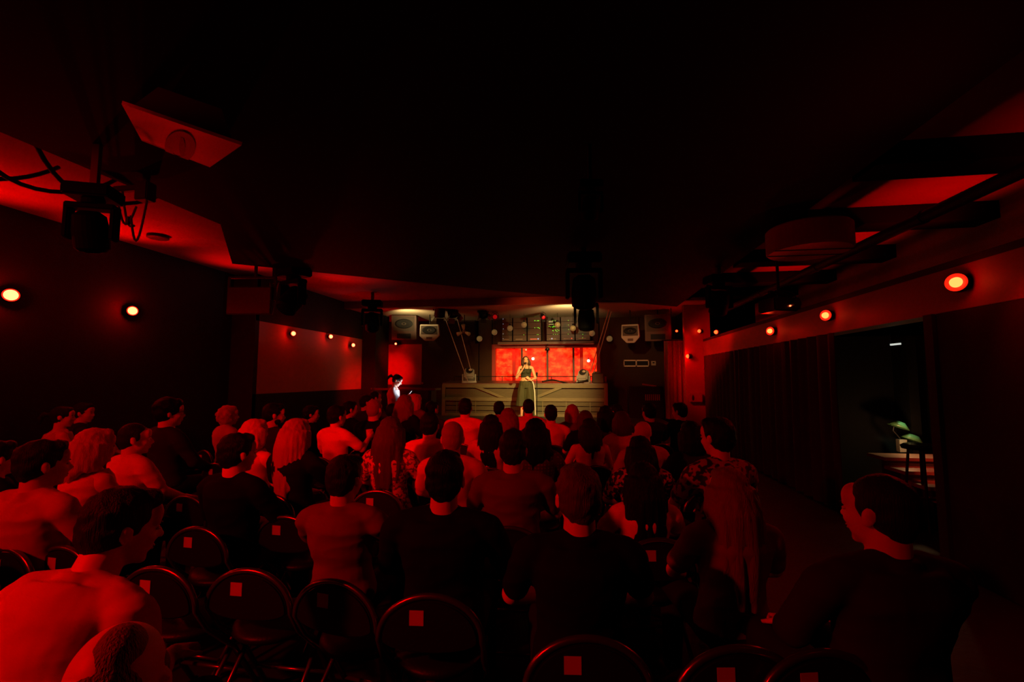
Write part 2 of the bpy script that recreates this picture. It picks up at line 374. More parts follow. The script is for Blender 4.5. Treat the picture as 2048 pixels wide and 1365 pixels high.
# ---------------------------------------------------------------- stage window
def window_stage():
    x0, x1, z0, z1 = -2.74, .6, 1.46, 2.62
    fr = thing('window_1', 'wide red glowing window behind the performer', 'window', (0, 14.2, 0)); fr['kind'] = 'structure'
    f = MB()
    for x in (x0+.05, x1-.04): f.box((x, 0, (z0+z1)/2), (.1, .24, z1-z0))
    f.box(((x0+x1)/2, 0, z1-.02), (x1-x0, .26, .12)).box(((x0+x1)/2, 0, z0), (x1-x0, .26, .06))
    f.build('window_frame', mat('window_frame_red', (.35, .03, .02), .5), fr)
    for px, w in ((1044, .055), (1095, .06), (1147, .06)):
        x = atY(px, 720, 14.2).x; MB().box((x, -.04, (z0+z1)/2), (w, .08, z1-z0)).build('mullion', mat('mullion_dark', (.06, .01, .008), .5), fr)
    # red lit room behind the glass
    m = bpy.data.materials.new('red_lit_glow'); m.use_nodes = True; nt = m.node_tree; b = nt.nodes['Principled BSDF']
    tc = nt.nodes.new('ShaderNodeTexCoord'); n = nt.nodes.new('ShaderNodeTexNoise'); n.inputs['Scale'].default_value = 4.2; n.inputs['Detail'].default_value = 5; n.inputs['Roughness'].default_value = .6
    mp = nt.nodes.new('ShaderNodeMapping'); mp.inputs['Scale'].default_value = (1, 1, 1.4)
    r = nt.nodes.new('ShaderNodeValToRGB'); e = r.color_ramp.elements
    e[0].position = .38; e[0].color = (.5, .0, .0, 1); e[1].position = .72; e[1].color = (1, .1, .012, 1)
    q = e.new(.5); q.color = (1, .015, .002, 1)
    nt.links.new(tc.outputs['Object'], mp.inputs[0]); nt.links.new(mp.outputs[0], n.inputs[0]); nt.links.new(n.outputs[0], r.inputs[0]); nt.links.new(r.outputs[0], b.inputs['Emission Color'])
    b.inputs['Emission Strength'].default_value = 1.7; b.inputs['Base Color'].default_value = (.1, 0, 0, 1)
    MB().box(((x0+x1)/2, .3, (z0+z1)/2), (x1-x0+.3, .04, z1-z0+.3)).build('lit_backing', m, fr)
    g = mat('window_glass', (1, 1, 1), .05, trans=1); 
    g2 = bpy.data.materials.new('clear_pane'); g2.use_nodes = True; nt = g2.node_tree
    tr = nt.nodes.new('ShaderNodeBsdfTransparent'); gl = nt.nodes.new('ShaderNodeBsdfGlossy'); gl.inputs['Roughness'].default_value = .08
    mx = nt.nodes.new('ShaderNodeMixShader'); mx.inputs[0].default_value = .06; nt.links.new(tr.outputs[0], mx.inputs[1]); nt.links.new(gl.outputs[0], mx.inputs[2])
    nt.links.new(mx.outputs[0], nt.nodes['Material Output'].inputs[0])
    xs = [x0+.1]+[atY(px, 720, 14.2).x for px in (1044, 1095, 1147)]+[x1-.08]
    for a, b_ in zip(xs, xs[1:]): MB().box(((a+b_)/2, .02, (z0+z1)/2), (b_-a-.05, .01, z1-z0-.1)).build('pane', g2, fr)
    for px in (1028, 1163):
        x = atY(px, 720, 14.4).x; MB().box((x, .18, (z0+z1)/2), (.1, .05, z1-z0)).build('rear_post', mat('post_red_glow', (.3, .01, .01), .5, emit=(.7, 0, 0), estr=.5), fr)  # emission stands in for red light falling on the posts
window_stage()
for px, py, nm in ((1066, 718, 'bright white-orange bulb behind the window beside the performer\'s head'), (1177, 722, 'bright bulb behind the rightmost window pane'), (1052, 700, 'small faint bulb high behind the window above the performer')):
    p = atY(px, py, 14.36); r = .045 if py > 705 else .03
    t = thing('window_bulb', nm, 'bulb', p); MB().ell((0, 0, 0), (r, r, r)).build('bulb', mat('bulb_white_glow' if py > 705 else 'bulb_soft_glow', (1, .9, .7), .4, emit=(1, .75, .4) if py > 705 else (1, .4, .12), estr=6 if py > 705 else 1.2), t, smooth=True)
    MB().tube([(0, 0, r*.8), (0, 0, r+.05)], .012).build('socket', M_black, t)

# ---------------------------------------------------------------- the plank booth on the stage
t = thing('stage_booth', 'long olive-brown plank booth front with diagonal braces across the stage', 'booth', (-1.585, 12.7, .54))
W, H, D = 4.65, .89, .75
MB().box((0, D/2+.03, H/2-.02), (W-.08, D-.04, H-.04)).build('carcass', M_black, t)
hz = [(.0, .14), (.15, .13), (.29, .13)]
for z0, h in hz: MB().box((0, .02, z0+h/2), (W-.2, .03, h-.012)).build('plank', M_plank, t)
for x in (-1.9, -1.35, -.75, -.1, .55, 1.2, 1.85):
    MB().box((x, 0, .21), (.02, .03, .42)).build('seam_batten', M_wood, t)
MB().box((0, .02, .64), (W-.2, .03, .24)).build('upper_panel', M_plank, t)
MB().box((0, -.02, H-.05), (W, .06, .10), None).build('top_rail', M_wood, t, bevel=.006)
MB().box((0, -.02, .47), (W, .06, .10)).build('middle_rail', M_wood, t, bevel=.006)
MB().box((0, -.02, .04), (W, .06, .08)).build('bottom_rail', M_wood, t, bevel=.006)
for s in (-1, 1):
    MB().box((s*(W/2-.05), -.025, H/2), (.1, .07, H)).build('corner_post', M_wood, t, bevel=.006)
    xa, xb = (-1.25, -.55) if s < 0 else (1.0, .35)
    MB().prism([(xa-.1*s*-1, H-.1), (xa+.1*s*-1, H-.1), (xb+.1*s*-1, .52), (xb-.1*s*-1, .52)], -.065, .0).build('diagonal_brace', M_wood, t)
MB().prism([(-.02, H), (D, H+.07), (D, H+.10), (-.02, H+.03)], -W/2, W/2, 'x').build('booth_top', M_woodtop, t)
for z in (.22,):
    m = MB(); m.tube([(-W/2+.15, D-.05, H+z), (W/2-.1, D-.05, H+z)], .012)
    for x in np.linspace(-W/2+.15, W/2-.1, 7): m.tube([(x, D-.05, H+.05), (x, D-.05, H+z)], .01)
    m.build('rear_rail', M_black, t)
c = MB(); pts = [(-1.05+.06*i, 12.75+.06*math.sin(i*.6), 1.5+.05*math.sin(i*.35)) for i in range(22)]
tag(c.tube(pts, .022, 8).build('cable', M_black, smooth=True), 'black cable lying along the booth top right of the performer', 'cable')

def stage_light(loc, rz, label, s=1.0):
    t = thing('stage_light', label, 'stage light', loc, rz, scale=s)
    MB().box((0, 0, .03), (.36, .3, .06)).build('base', M_greyp, t, bevel=.01)
    R = Euler((math.radians(-35), 0, 0)).to_matrix()
    MB().box((0, 0, .2), (.26, .22, .3), R).build('lamp_head', M_greyp, t, bevel=.03)
    for k in (-1, 1): MB().box((k*.16, 0, .13), (.03, .07, .2)).build('yoke_arm', M_greyp, t, bevel=.005)
    MB().lathe([(.085, 0), (.09, .03), (.075, .035)], Vector((0, 0, .2))+R @ Vector((0, -.1, .06)), 20, R @ Euler((math.radians(90), 0, 0)).to_matrix()).build('lens', M_blackg, t)
    MB().ell(Vector((0, 0, .2))+R @ Vector((.03, -.125, .06)), (.05, .02, .05)).build('lens_hood', M_cream, t)
    return t
stage_light(atY(938, 767, 12.95), .3, 'pale grey moving stage light standing on the left end of the booth', 1.15)
stage_light(atY(1167, 770, 12.95), -.25, 'pale grey moving stage light standing on the right part of the booth', 1.1)
p = atY(1196, 768, 13.0)
t = thing('wedge_speaker', 'black wedge speaker beside the right stage light on the booth', 'speaker', p)
MB().prism([(-.2, 0), (.22, 0), (.22, .1), (.04, .3), (-.12, .28)], -.16, .16, 'x').build('cabinet', M_black, t)
MB().prism([(-.215, .03), (-.205, .03), (-.125, .27), (-.135, .27)], -.14, .14, 'x').build('grille', M_grille, t)
tag(MB().box(atY(1193, 752, 13.25), (.2, .16, .24)).build('small_box', M_creamd, bevel=.01), 'small brown box standing behind the wedge speaker on the booth', 'box')
p = atY(1210, 768, 13.1)
t = thing('plastic_cup', 'red plastic cup at the right end of the booth top', 'cup', p)
MB().lathe([(.035, 0), (.05, .2), (.046, .2), (.032, .01)], (0, 0, 0), 20).build('cup_wall', mat('red_plastic', (.5, .02, .02), .3), t, smooth=True)
# straps from ceiling to booth
for k, (a, b_, ya, yb) in enumerate([((890, 635), (936, 764), 12.4, 12.7), ((919, 655), (942, 742), 12.8, 12.9), ((1212, 640), (1181, 744), 12.4, 12.9), ((1213, 657), (1186, 752), 12.8, 13.0)]):
    p, q = atY(*a, ya), atY(*b_, yb); up = p+(p-q).normalized()*.0
    zt = 3.44; up = p+(p-q)*((zt-p.z)/(p.z-q.z)) if p.z < zt else p
    tag(MB().tube([tuple(up), tuple((up+q)/2), tuple(q)], .011, 8).build('hanging_strap', mat('strap_grey', (.45, .4, .36), .5)),
        ['long pale strap slanting down to the left booth light, outer one', 'second pale strap behind the outer one at the left booth light', 'thin strap slanting down to the right booth light, nearer one', 'thin strap behind the nearer one at the right booth light'][k], 'strap')
# mic stand
p = atY(1074, 830, 12.15); p.z = .54
t = thing('microphone_stand', 'thin black microphone stand beside the performer', 'microphone stand', p)
MB().lathe([(.14, 0), (.14, .015), (.03, .03)], (0, 0, 0), 24).build('base', M_black, t)
MB().tube([(0, 0, .02), (0, 0, 1.15)], .011).build('pole', M_black, t)
MB().lathe([(.02, 1.1), (.03, 1.2), (.02, 1.22)], (0, 0, 0), 12).build('mic_clip', M_black, t)

# ---------------------------------------------------------------- racks, festoon bulbs, fittings over the window
M_rack = mat('rack_face', (.085, .08, .055), .45, bump=.1, bscale=30, var=.15)
M_led = mat('led_green', (.1, .4, .02), .4, emit=(.25, 1, .04), estr=1.1)
M_ledw = mat('led_white', (.4, .4, .5), .4, emit=(.7, .75, 1), estr=.5)
M_ledr = mat('led_red', (.5, .1, .05), .4, emit=(1, .15, .06), estr=.6)
LED = {0: [(-.35, 5)], 1: [(.3, 2)], 2: [(.2, 3), (.3, 3)], 3: [(0, 5), (.15, 4), (.3, 4)], 4: [(.05, 4)], 5: [(0, 7)]}
xs = [atY(px, 660, 13.75).x for px in (1003, 1025, 1054, 1083, 1092, 1121, 1150, 1181)]
cells = [(xs[0], xs[1]), (xs[1], xs[2]), (xs[2], xs[3]), (xs[4], xs[5]), (xs[5], xs[6]), (xs[6], xs[7])]
ZB = atY(1090, 682, 13.75).z; ZT = atY(1090, 632, 13.75).z
rl = ['leftmost rack panel above the window, column of white lights', 'second rack panel from the left above the window, nearly blank', 'third rack panel from the left with a green light cluster and red strip',
      'middle rack panel above the window with rows of green lights and pale display', 'fifth rack panel from the left with two green lights and a red lamp', 'rightmost rack panel with one column of seven green lights']
random.seed(4)
for k, (a, b_) in enumerate(cells):
    w_ = b_-a-.02; t = thing('equipment_rack', rl[k], 'equipment rack', ((a+b_)/2, 13.78, ZB), group='rack panels above the window')
    MB().box((0, .15, (ZT-ZB)/2), (w_, .3, ZT-ZB)).build('rack_case', M_black, t)
    for q in range(4): uf = MB().box((0, -.012, (ZT-ZB)*(q+.5)/4), (w_-.02, .024, (ZT-ZB)/4-.012)).build('unit_face', M_rack, t, bevel=.003)
    l = MB()
    for cx, n in LED[k]:
        for q in range(n): l.box((cx*w_+random.uniform(-.01, .01), -.03, (ZT-ZB)*(.1+.8*q/max(n-1, 1) if k in (0, 5) else .25+.55*q/max(n-1, 1))), (.013, .01, .014))
    if k == 3:
        for q in range(10): l.box((random.uniform(-.15, .17), -.03, random.choice((.28, .31, .42, .44))), (.022, .01, .016))
    if k == 2:
        for q in range(7): l.box((random.uniform(.0, .17), -.03, random.choice((.38, .4, .62, .64))), (.02, .01, .014))
    l.build('status_lights', M_led if k else M_ledw, uf)
    MB().box((-.02, -.03, .055), (w_*.5, .012, .022)).build('display_strip', {2: M_ledr}.get(k, M_cream), t)
    if k in (2, 3, 4): MB().ell((w_*(.28 if k != 3 else -.1), -.03, .06), (.022, .014, .022), 10).build('knob', M_ledr if k == 4 else M_ledw, t, smooth=True)
    if k == 3: MB().box((-.06, -.03, .5), (.15, .01, .03)).box((-.07, -.03, .58), (.13, .01, .05)).build('screen', mat('rack_screen', (.4, .35, .2), .4, emit=(.9, .7, .25), estr=.3), t)
tag(MB().box(((xs[0]+xs[-1])/2, 13.9, ZB-.07), (xs[-1]-xs[0]+.2, .5, .08)).build('rack_shelf', M_woodtop, bevel=.005), 'long dark shelf under the equipment racks above the window', 'shelf')
M_glob = mat('globe_frosted', (.36, .31, .13), .3, emit=(.5, .42, .14), estr=.1)  # faint glow put into the material of the unlit globes
for k, (px, py) in enumerate([(959, 678), (989, 665), (1020, 657), (1048, 650), (1115, 650), (1146, 657), (1184, 667), (1219, 678)]):
    p = atY(px, py, 12.9); n = ['first', 'second', 'third', 'fourth', 'fifth', 'sixth', 'seventh', 'last'][k]
    t = thing('globe_bulb', n+' unlit pale globe bulb from the left in the arc hung over the stage', 'bulb', p, group='globe bulbs hung in an arc over the stage')
    MB().ell((0, 0, 0), (.083, .083, .083), 20).build('globe', M_glob, t, smooth=True)
    MB().tube([(0, 0, .07), (0, 0, .13)], .028, 12).build('socket', M_black, t)
    MB().tube([(0, 0, .12), (0, 0, 3.45-p.z)], .006, 6).build('cord', M_black, t)
p = atY(928, 664, 12.8)
t = thing('spot_cluster', 'hanging cluster of small pale spot heads fanned like petals left of the racks', 'spotlight', p)
for k, a in enumerate((90, 205, 335)):
    d = Vector((math.cos(math.radians(a)), -.5, math.sin(math.radians(a))))
    MB().lathe([(.02, 0), (.035, .03), (.06, .16), (.05, .165), (.0, .15)], d*.05, 16, d.to_track_quat('Z', 'Y').to_matrix()).build('spot_head', M_cream, t, smooth=True)
MB().ell((0, 0, 0), (.06, .06, .06)).build('hub', M_creamd, t, smooth=True)
MB().tube([(0, .03, .02), (0, .05, 3.45-p.z)], .014).build('hanger', M_black, t)
# red par cans with barn doors
M_redcan = mat('red_gel', (.6, .02, .03), .4, emit=(1, .01, .01), estr=.25)
def par_can(loc, dirv, label, s=1., gel=None, hang=3.45):
    t = thing('spotlight', label, 'spotlight', loc, scale=1)
    R = Vector(dirv).to_track_quat('Z', 'Y').to_matrix()
    MB().lathe([(.05*s, -.2*s), (.09*s, -.17*s), (.1*s, .1*s), (.085*s, .1*s), (.08*s, .04*s)], (0, 0, 0), 20, R).build('can', M_black, t, smooth=False)
    MB().lathe([(.082*s, .07*s), (.05*s, .085*s), (.002, .09*s)], (0, 0, 0), 20, R).build('lens', gel or M_blackg, t, smooth=True)
    y = MB(); X = R @ Vector((1, 0, 0))
    y.tube([tuple(X*.115*s), tuple(X*.12*s+Vector((0, 0, .12*s))), (0, 0, .2*s), tuple(-X*.12*s+Vector((0, 0, .12*s))), tuple(-X*.115*s)], .01*s+.002, 6); y.build('yoke', M_metal, t)
    for q in range(4):
        a = math.radians(90*q); dd = R @ Vector((math.cos(a), math.sin(a), 0)); uu = R @ Vector((-math.sin(a), math.cos(a), 0)); zz = R @ Vector((0, 0, 1))
        B = Matrix((uu, zz*.8+dd*.5, dd*.8-zz*.5)).transposed()
        MB().box(dd*.115*s+zz*.15*s, (.13*s, .1*s, .006*s), B).build('barn_door', M_metal, t)
    MB().tube([(0, 0, .2*s), (0, 0, max(.25*s, hang-Vector(loc).z))], .012, 8).build('hanger', M_black, t)
    return t
par_can(atY(966, 626, 12.2), (.3, -.6, -.6), 'dark barn-door spotlight lit red, left of the equipment racks', 1.3)
par_can(atY(990, 634, 12.5), (.2, -1, -.2), 'small red-lit spotlight tilted beside the leftmost globe bulbs', .75, M_redcan)
par_can(atY(1086, 634, 12.6), (.4, -.8, -.5), 'small reddish spotlight in front of the middle racks', .7, M_redcan)
par_can(atY(905, 622, 11.9), (.3, -.3, -.8), 'dark spotlight with red reflections under the left stage beam', 1.5)
par_can(atY(880, 622, 11.7), (-.2, .4, -.8), 'black spotlight at the right end of the bright left stage board', 1.5)
par_can(atY(1095, 699, 13.7), (0, -1, -.2), 'small twin lamp clamped under the rack shelf over the window', .5, hang=2.7)

def moving_head(loc, rz, tilt, label, s=1., ceil=3.3):
    t = thing('moving_head_light', label, 'stage light', loc, rz); M_black = M_blackg = M_fix
    MB().box((0, 0, .0), (.34*s, .26*s, .11*s)).build('base', M_black, t, bevel=.015*s)
    MB().tube([(0, 0, -.05*s), (0, 0, -.1*s)], .08*s, 20).build('swivel', M_black, t)
    y = MB().box((0, 0, -.12*s), (.36*s, .12*s, .05*s))
    for k in (-1, 1): y.box((k*.165*s, 0, -.26*s), (.04*s, .1*s, .28*s))
    y.build('yoke', M_black, t, bevel=.01*s)
    R = Euler((math.radians(tilt), 0, 0)).to_matrix()
    hd = MB().lathe([(.06*s, .17*s), (.11*s, .13*s), (.125*s, 0), (.12*s, -.14*s), (.09*s, -.17*s)], (0, 0, -.33*s), 24, R).build('lamp_head', M_black, t)
    MB().lathe([(.088*s, -.165*s), (.05*s, -.18*s), (.002, -.185*s)], (0, 0, -.33*s), 24, R).build('lens', M_blackg, hd)
    MB().box((0, 0, (ceil-loc[2])/2+.04), (.05*s, .05*s, max(.05, ceil-loc[2]))).build('clamp', M_metal, t)
    return t
moving_head(tuple(atD(188, 388, 3.3)), .4, 15, 'large black moving head light hanging near the upper left corner', .85, 3.3)
moving_head(tuple(atD(588, 545, 7.2)), -.4, -40, 'black moving head light hanging right of the television', 1.35, 3.3)
moving_head(tuple(atD(1167, 520, 6.0)), .1, 10, 'dark moving head light in mid ceiling above the stage', 1.3, 3.35)
moving_head(tuple(atD(1172, 595, 10.2)), 0, 0, 'black moving head light in front of the right stage board', 1.5, 3.55)
moving_head(tuple(atD(745, 608, 10.6)), .3, 30, 'black moving head light left of the bright left stage board', 1.3, 3.55)
moving_head(tuple(atD(1180, 372, 3.3)), .2, 25, 'near dark moving head light high in the centre of the ceiling', .5, 3.3)
moving_head(tuple(atD(1437, 560, 7.0)), .3, 20, 'dim moving head light hanging left of the cable box on the right', 1.1, 3.3)
# box fixture with cables on the right
p = atD(1558, 612, 6.6)
t = thing('projector', 'black boxy projector with loose cables hanging by the right-hand beam', 'projector', p, .3)
MB().box((0, 0, 0), (.42, .36, .2)).build('case', M_blackg, t, bevel=.02)
MB().lathe([(.06, 0), (.06, .08), (.05, .08)], (.08, -.18, 0), 20, Euler((math.radians(90), 0, 0)).to_matrix()).build('lens', M_metal, t)
c = MB()
for k in range(4): c.tube([(.2*math.cos(q*.5+k), -.1+.03*k, .1+.1*math.sin(q*.5)) for q in range(12)], .008, 6)
c.build('cable_loop', M_black, t)
MB().ell((.02, -.19, -.03), (.013, .013, .013), 8).build('indicator_light', mat('ind_red', (.5, .1, .1), .4, emit=(1, .1, .03), estr=6), t)
MB().tube([(0, 0, .1), (0, 0, 3.5-p.z)], .02).build('hanger', M_black, t)
# cable tangle near upper left
p = atD(285, 385, 3.9)
t = thing('ceiling_bracket', 'black ceiling bracket with looping cables left of the soffit edge', 'bracket', p)
MB().box((.03, 0, .0), (.12, .1, .16)).box((-.15, 0, .04), (.26, .05, .05)).build('bracket_body', M_black, t, bevel=.008)
MB().tube([(.03, 0, .05), (.03, 0, 3.6-p.z)], .025).build('hanger', M_black, t)
c = MB()
for a, b_, dr in (((.05, 0, -.08), (-.1, 0, -.2), .28), ((-.26, 0, .02), (-.05, 0, -.12), .22), ((-.2, 0, .02), (-.08, .02, -.28), .12)):
    a, b_ = np.array(a), np.array(b_); c.tube([a+(b_-a)*q/11-np.array((0, 0, dr*math.sin(math.pi*q/11))) for q in range(12)], .009, 6)
c.build('hanging_cable', M_black, t)
MB().box((-.12, 0, -.24), (.03, .03, .06)).build('connector', M_black, t)
c = MB()
for k in range(3): c.tube([(-4.7+.25*k-.1*math.sin(q*.4), 2.2+.08*q+.3*k, 3.5-.32*math.sin(math.pi*q/14)) for q in range(15)], .018, 8)
tag(c.build('cable_bundle', M_black, smooth=True), 'black cables drooping from the ceiling at the far upper left', 'cable')
p = atZ(316, 474, 3.58); tag(MB().lathe([(.13, .02), (.13, -.02), (.1, -.03), (.002, -.03)], p, 24).build('ceiling_vent', M_black), 'flat black round vent on the red-lit strip of ceiling', 'vent')
# tilted square loudspeaker plate at upper left
n = Vector((.34, -.12, .93)).normalized(); pl0 = Vector((-2.4, 2.35, 3.0))
P4 = []
for q in ((243, 208), (483, 291), (405, 345), (300, 312)):
    r = ray(*q); P4.append(CAM+r*((pl0-CAM).dot(n)/r.dot(n)))
cc = sum(P4, Vector())/4
t = thing('ceiling_speaker', 'pale square ceiling loudspeaker with a round slotted port, tilted at the upper left', 'speaker', cc)
V = [tuple(p-cc) for p in P4]+[tuple(p-cc+n*.012) for p in P4]
MB().add(V, [(0, 1, 2, 3), (7, 6, 5, 4)]+[(i, 4+i, 4+(i+1) % 4, (i+1) % 4) for i in range(4)]).build('front_plate', M_white, t)
V = [tuple((p-cc)*.93+n*.012) for p in P4]+[tuple((p-cc)*.7+n*.2) for p in P4]
MB().add(V, [(0, 1, 2, 3), (7, 6, 5, 4)]+[(i, 4+i, 4+(i+1) % 4, (i+1) % 4) for i in range(4)]).build('cabinet', M_black, t)
def on_plate(px, py, off=.006):
    r = ray(px, py); return CAM+r*((pl0-CAM).dot(n)/r.dot(n))-cc-n*off
def plate_ring(a0, b0, a1, b1, off, k=32, px=361, py=291):
    V = [tuple(on_plate(px+a*math.cos(2*math.pi*q/k), py+b_*math.sin(2*math.pi*q/k), off)) for a, b_ in ((a0, b0), (a1, b1)) for q in range(k)]
    V += [tuple(Vector(v)+n*(off-.001)) for v in V]
    return MB().add(V, [(q, (q+1) % k, k+(q+1) % k, k+q) for q in range(k)]+[(k+q, k+(q+1) % k, 3*k+(q+1) % k, 3*k+q) for q in range(k)])
plate_ring(20, 20, 31, 32, .008).build('port_ring', M_creamd, t)
plate_ring(.5, .5, 20, 20, .004).build('port_face', mat('port_grey', (.2, .19, .18), .6), t)
plate_ring(.3, 1, 6, 20, .010, px=365).build('port_slot', M_black, t)
MB().tube([tuple(n*.2), (n.x*.2, n.y*.2, 3.3-cc.z+.02)], .018).build('hanger', M_black, t)
# small far speaker glints: hanging bar at top left
tag(MB().box(atD(92, 122, 2.6), (.12, .05, .015)).box(atD(92, 155, 2.6), (.12, .05, .02)).box(atD(96, 138, 2.62), (.03, .06, .12)).build('ceiling_clamp', M_metal, bevel=.003), 'small double metal clamp glinting red in the upper left corner', 'clamp')

# ---------------------------------------------------------------- television on hanger
p = atD(500, 602, 7.2)
t = thing('television', 'dark flat television hanging from the ceiling by a rectangular bracket on the left', 'television', p, .12)
MB().box((0, 0, 0), (.72, .06, .44)).build('casing', M_black, t, bevel=.01)
MB().box((0, -.034, 0), (.68, .006, .4)).build('screen', M_blackg, t)
b_ = MB(); b_.box((0, .04, .38), (.78, .03, .03))
for k in (-1, 1): b_.box((k*.375, .04, .2), (.03, .03, .38))
b_.build('bracket_frame', M_black, t)
MB().box((.05, .04, .38+(3.6-p.z-.38)/2), (.035, .035, 3.6-p.z-.38)).build('ceiling_pole', M_black, t)
t = thing('hanging_sign_frame', 'thin V-shaped metal bracket beside the television', 'bracket', atD(545, 600, 7.6))
MB().tube([(-.06, 0, .3), (.0, 0, -.25)], .012).tube([(.1, 0, .3), (.0, 0, -.25)], .012).build('bracket_arm', M_metal, t)
MB().box((0.02, 0, .5), (.05, .05, .45)).build('bracket_post', M_black, t)

# ---------------------------------------------------------------- loudspeakers over the stage
def loudspeaker(quad, Y, m, label, kind):
    a, b_ = atY(quad[0], quad[1], Y), atY(quad[2], quad[3], Y); w_ = b_.x-a.x; h = a.z-b_.z
    t = thing('loudspeaker', label, 'speaker', ((a.x+b_.x)/2, Y, (a.z+b_.z)/2), 0, 'loudspeakers hung over the stage')
    s = 1 if a.x < -1.5 else -1; t.rotation_euler = (math.radians(8), 0, math.radians(12*s))
    if kind == 'big':
        poly = [(-w_/2, -h/2), (w_/2, -h/2), (w_/2, h/2), (-w_/2, h/2)]
    else:
        poly = [(-w_*.22, -h/2), (w_*.22, -h/2), (w_/2, -h*.2), (w_*.46, h/2), (-w_*.46, h/2), (-w_/2, -h*.2)]
    MB().prism(poly, .0, .42 if kind == 'big' else .28).build('cabinet', m, t, bevel=.008)
    f = MB(); 
    z0 = -h*.18
    MB().box((0, -.004, (h/2+z0)/2+.0), (w_*.84, .012, h/2-z0-.07)).build('grille', M_grille, t)
    MB().lathe([(w_*.33, 0), (w_*.36, .012), (w_*.3, .02), (.05, .0), (.002, .01)], (0, -.008, (h/2+z0)/2), 28, Euler((math.radians(90), 0, 0)).to_matrix() @ Matrix.Diagonal((1, .55, 1))).build('driver', M_black, t, smooth=False)
    if kind == 'big':
        MB().box((0, -.006, -h*.34), (w_*.56, .014, h*.2)).build('horn', M_black, t, bevel=.004)
    else:
        MB().box((0, -.006, -h*.33), (w_*.3, .014, h*.14)).build('badge', M_creamd, t)
    MB().tube([(0, .15, h/2), (0, .15, 3.5-t.location.z)], .015).build('hanger', M_black, t)
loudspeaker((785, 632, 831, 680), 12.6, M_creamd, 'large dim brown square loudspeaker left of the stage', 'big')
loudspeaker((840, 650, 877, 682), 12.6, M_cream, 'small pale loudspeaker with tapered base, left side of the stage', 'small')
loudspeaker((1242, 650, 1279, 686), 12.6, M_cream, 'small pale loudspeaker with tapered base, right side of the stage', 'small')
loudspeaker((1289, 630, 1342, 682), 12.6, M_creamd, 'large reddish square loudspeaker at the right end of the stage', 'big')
# wall plates
for k, px in enumerate((1260, 1285)):
    p = atY(px, 727, 14.09); t = thing('wall_frame', ['left', 'right'][k]+' one of the two pale slotted wall plates right of the window', 'wall plate', p)
    f = MB(); f.box((0, 0, .085), (.37, .02, .035)).box((0, 0, -.085), (.37, .02, .035)).box((-.175, 0, 0), (.02, .02, .2)).box((.175, 0, 0), (.02, .02, .2)); f.build('frame', mat('plate_cream', (.8, .72, .55), .5), t)
    MB().box((0, .005, 0), (.34, .01, .14)).build('slot', M_black, t)
p = atY(1307, 727, 14.09); t = thing('wall_switch', 'small pale wall switch right of the two slotted plates', 'switch', p)
MB().box((0, 0, 0), (.13, .02, .13)).build('plate', M_cream, t, bevel=.004); MB().box((0, -.012, .015), (.06, .01, .04)).build('button', M_black, t)
for px, py in ((843, 767), ):
    p = atY(px, py, 14.08); t = thing('power_socket', 'small pale double socket low on the wall left of the booth', 'socket', p)
    for k in (-1, 1): MB().lathe([(.03, 0), (.03, .02), (.01, .02)], (k*.035, 0, 0), 12, Euler((math.radians(90), 0, 0)).to_matrix()).build('socket_cup', M_cream, t)
# console on the left of stage front (high table)
p = atY(795, 800, 10.9)
t = thing('high_table', 'long dark high table with a red-lit rounded end behind the phone user', 'table', (-4.25, 11.0, 0))
MB().box((0, 0, 1.33), (1.5, .5, .05)).lathe([(.25, 1.305), (.25, 1.355)], (-.75, 0, 0), 24).build('tabletop', mat('table_gloss', (.12, .05, .04), .15), t)
for k in (-.6, .6): MB().box((k, 0, .65), (.08, .4, 1.3)).build('leg', M_black, t)
# right of stage: dark console with glints
t = thing('side_cabinet', 'low dark cabinet with a slatted front at the right of the booth', 'cabinet', (1.75, 12.9, .54))
MB().box((0, 0, .42), (.9, .5, .84)).build('body', M_black, t, bevel=.01)
s_ = MB()
for q in range(8): s_.box((-.02+.05*q, -.26, .55), (.025, .02, .16))
s_.build('slat_front', M_fascia, t)
MB().box((.1, -.1, .87), (.35, .2, .04), Euler((0, .15, 0)).to_matrix()).build('lid_edge', M_fascia, t)

# ---------------------------------------------------------------- curtains, doorway, steps
def curtain(x0, y0, x1, y1, z0, z1, amp, n, label, m):
    L_ = math.hypot(x1-x0, y1-y0); k = int(n*8); V = []; ux, uy = (x1-x0)/L_, (y1-y0)/L_
    for t_ in range(2):
        for z in (z0, (z0+z1)/2, z1):
            for i in range(k+1):
                s = i/k; a = amp*(1 if z < z1 else .6)*(math.sin(2*math.pi*n*s+.7*math.sin(9*s))+.35*math.sin(2*math.pi*n*2.3*s))
                a += t_*.008
                V.append((x0+ux*L_*s-uy*a, y0+uy*L_*s+ux*a, z))
    Fc = []
    for t_ in range(2):
        for r in range(2):
            for i in range(k):
                a = t_*3*(k+1)+r*(k+1)+i; q = (a, a+1, a+k+2, a+k+1); Fc.append(q if t_ else q[::-1])
    return tag(MB().add(V, Fc).build('curtain', m, smooth=True), label, 'curtain')
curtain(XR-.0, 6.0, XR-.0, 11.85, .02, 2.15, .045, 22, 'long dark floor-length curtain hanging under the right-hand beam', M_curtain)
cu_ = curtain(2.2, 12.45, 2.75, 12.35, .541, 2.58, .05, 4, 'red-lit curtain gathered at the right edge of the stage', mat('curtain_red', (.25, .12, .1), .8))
MB().tube([(2.15, 12.46, 2.6), (2.95, 12.32, 2.6)], .016).tube([(2.4, 12.42, 2.6), (2.4, 12.42, 3.45)], .01).build('curtain_rail', M_black, cu_)
M_step = mat('stair_tread', (.28, .22, .17), .5, bump=.1, bscale=30, var=.2)
M_stepg = mat('stair_riser', (.05, .09, .05), .6)
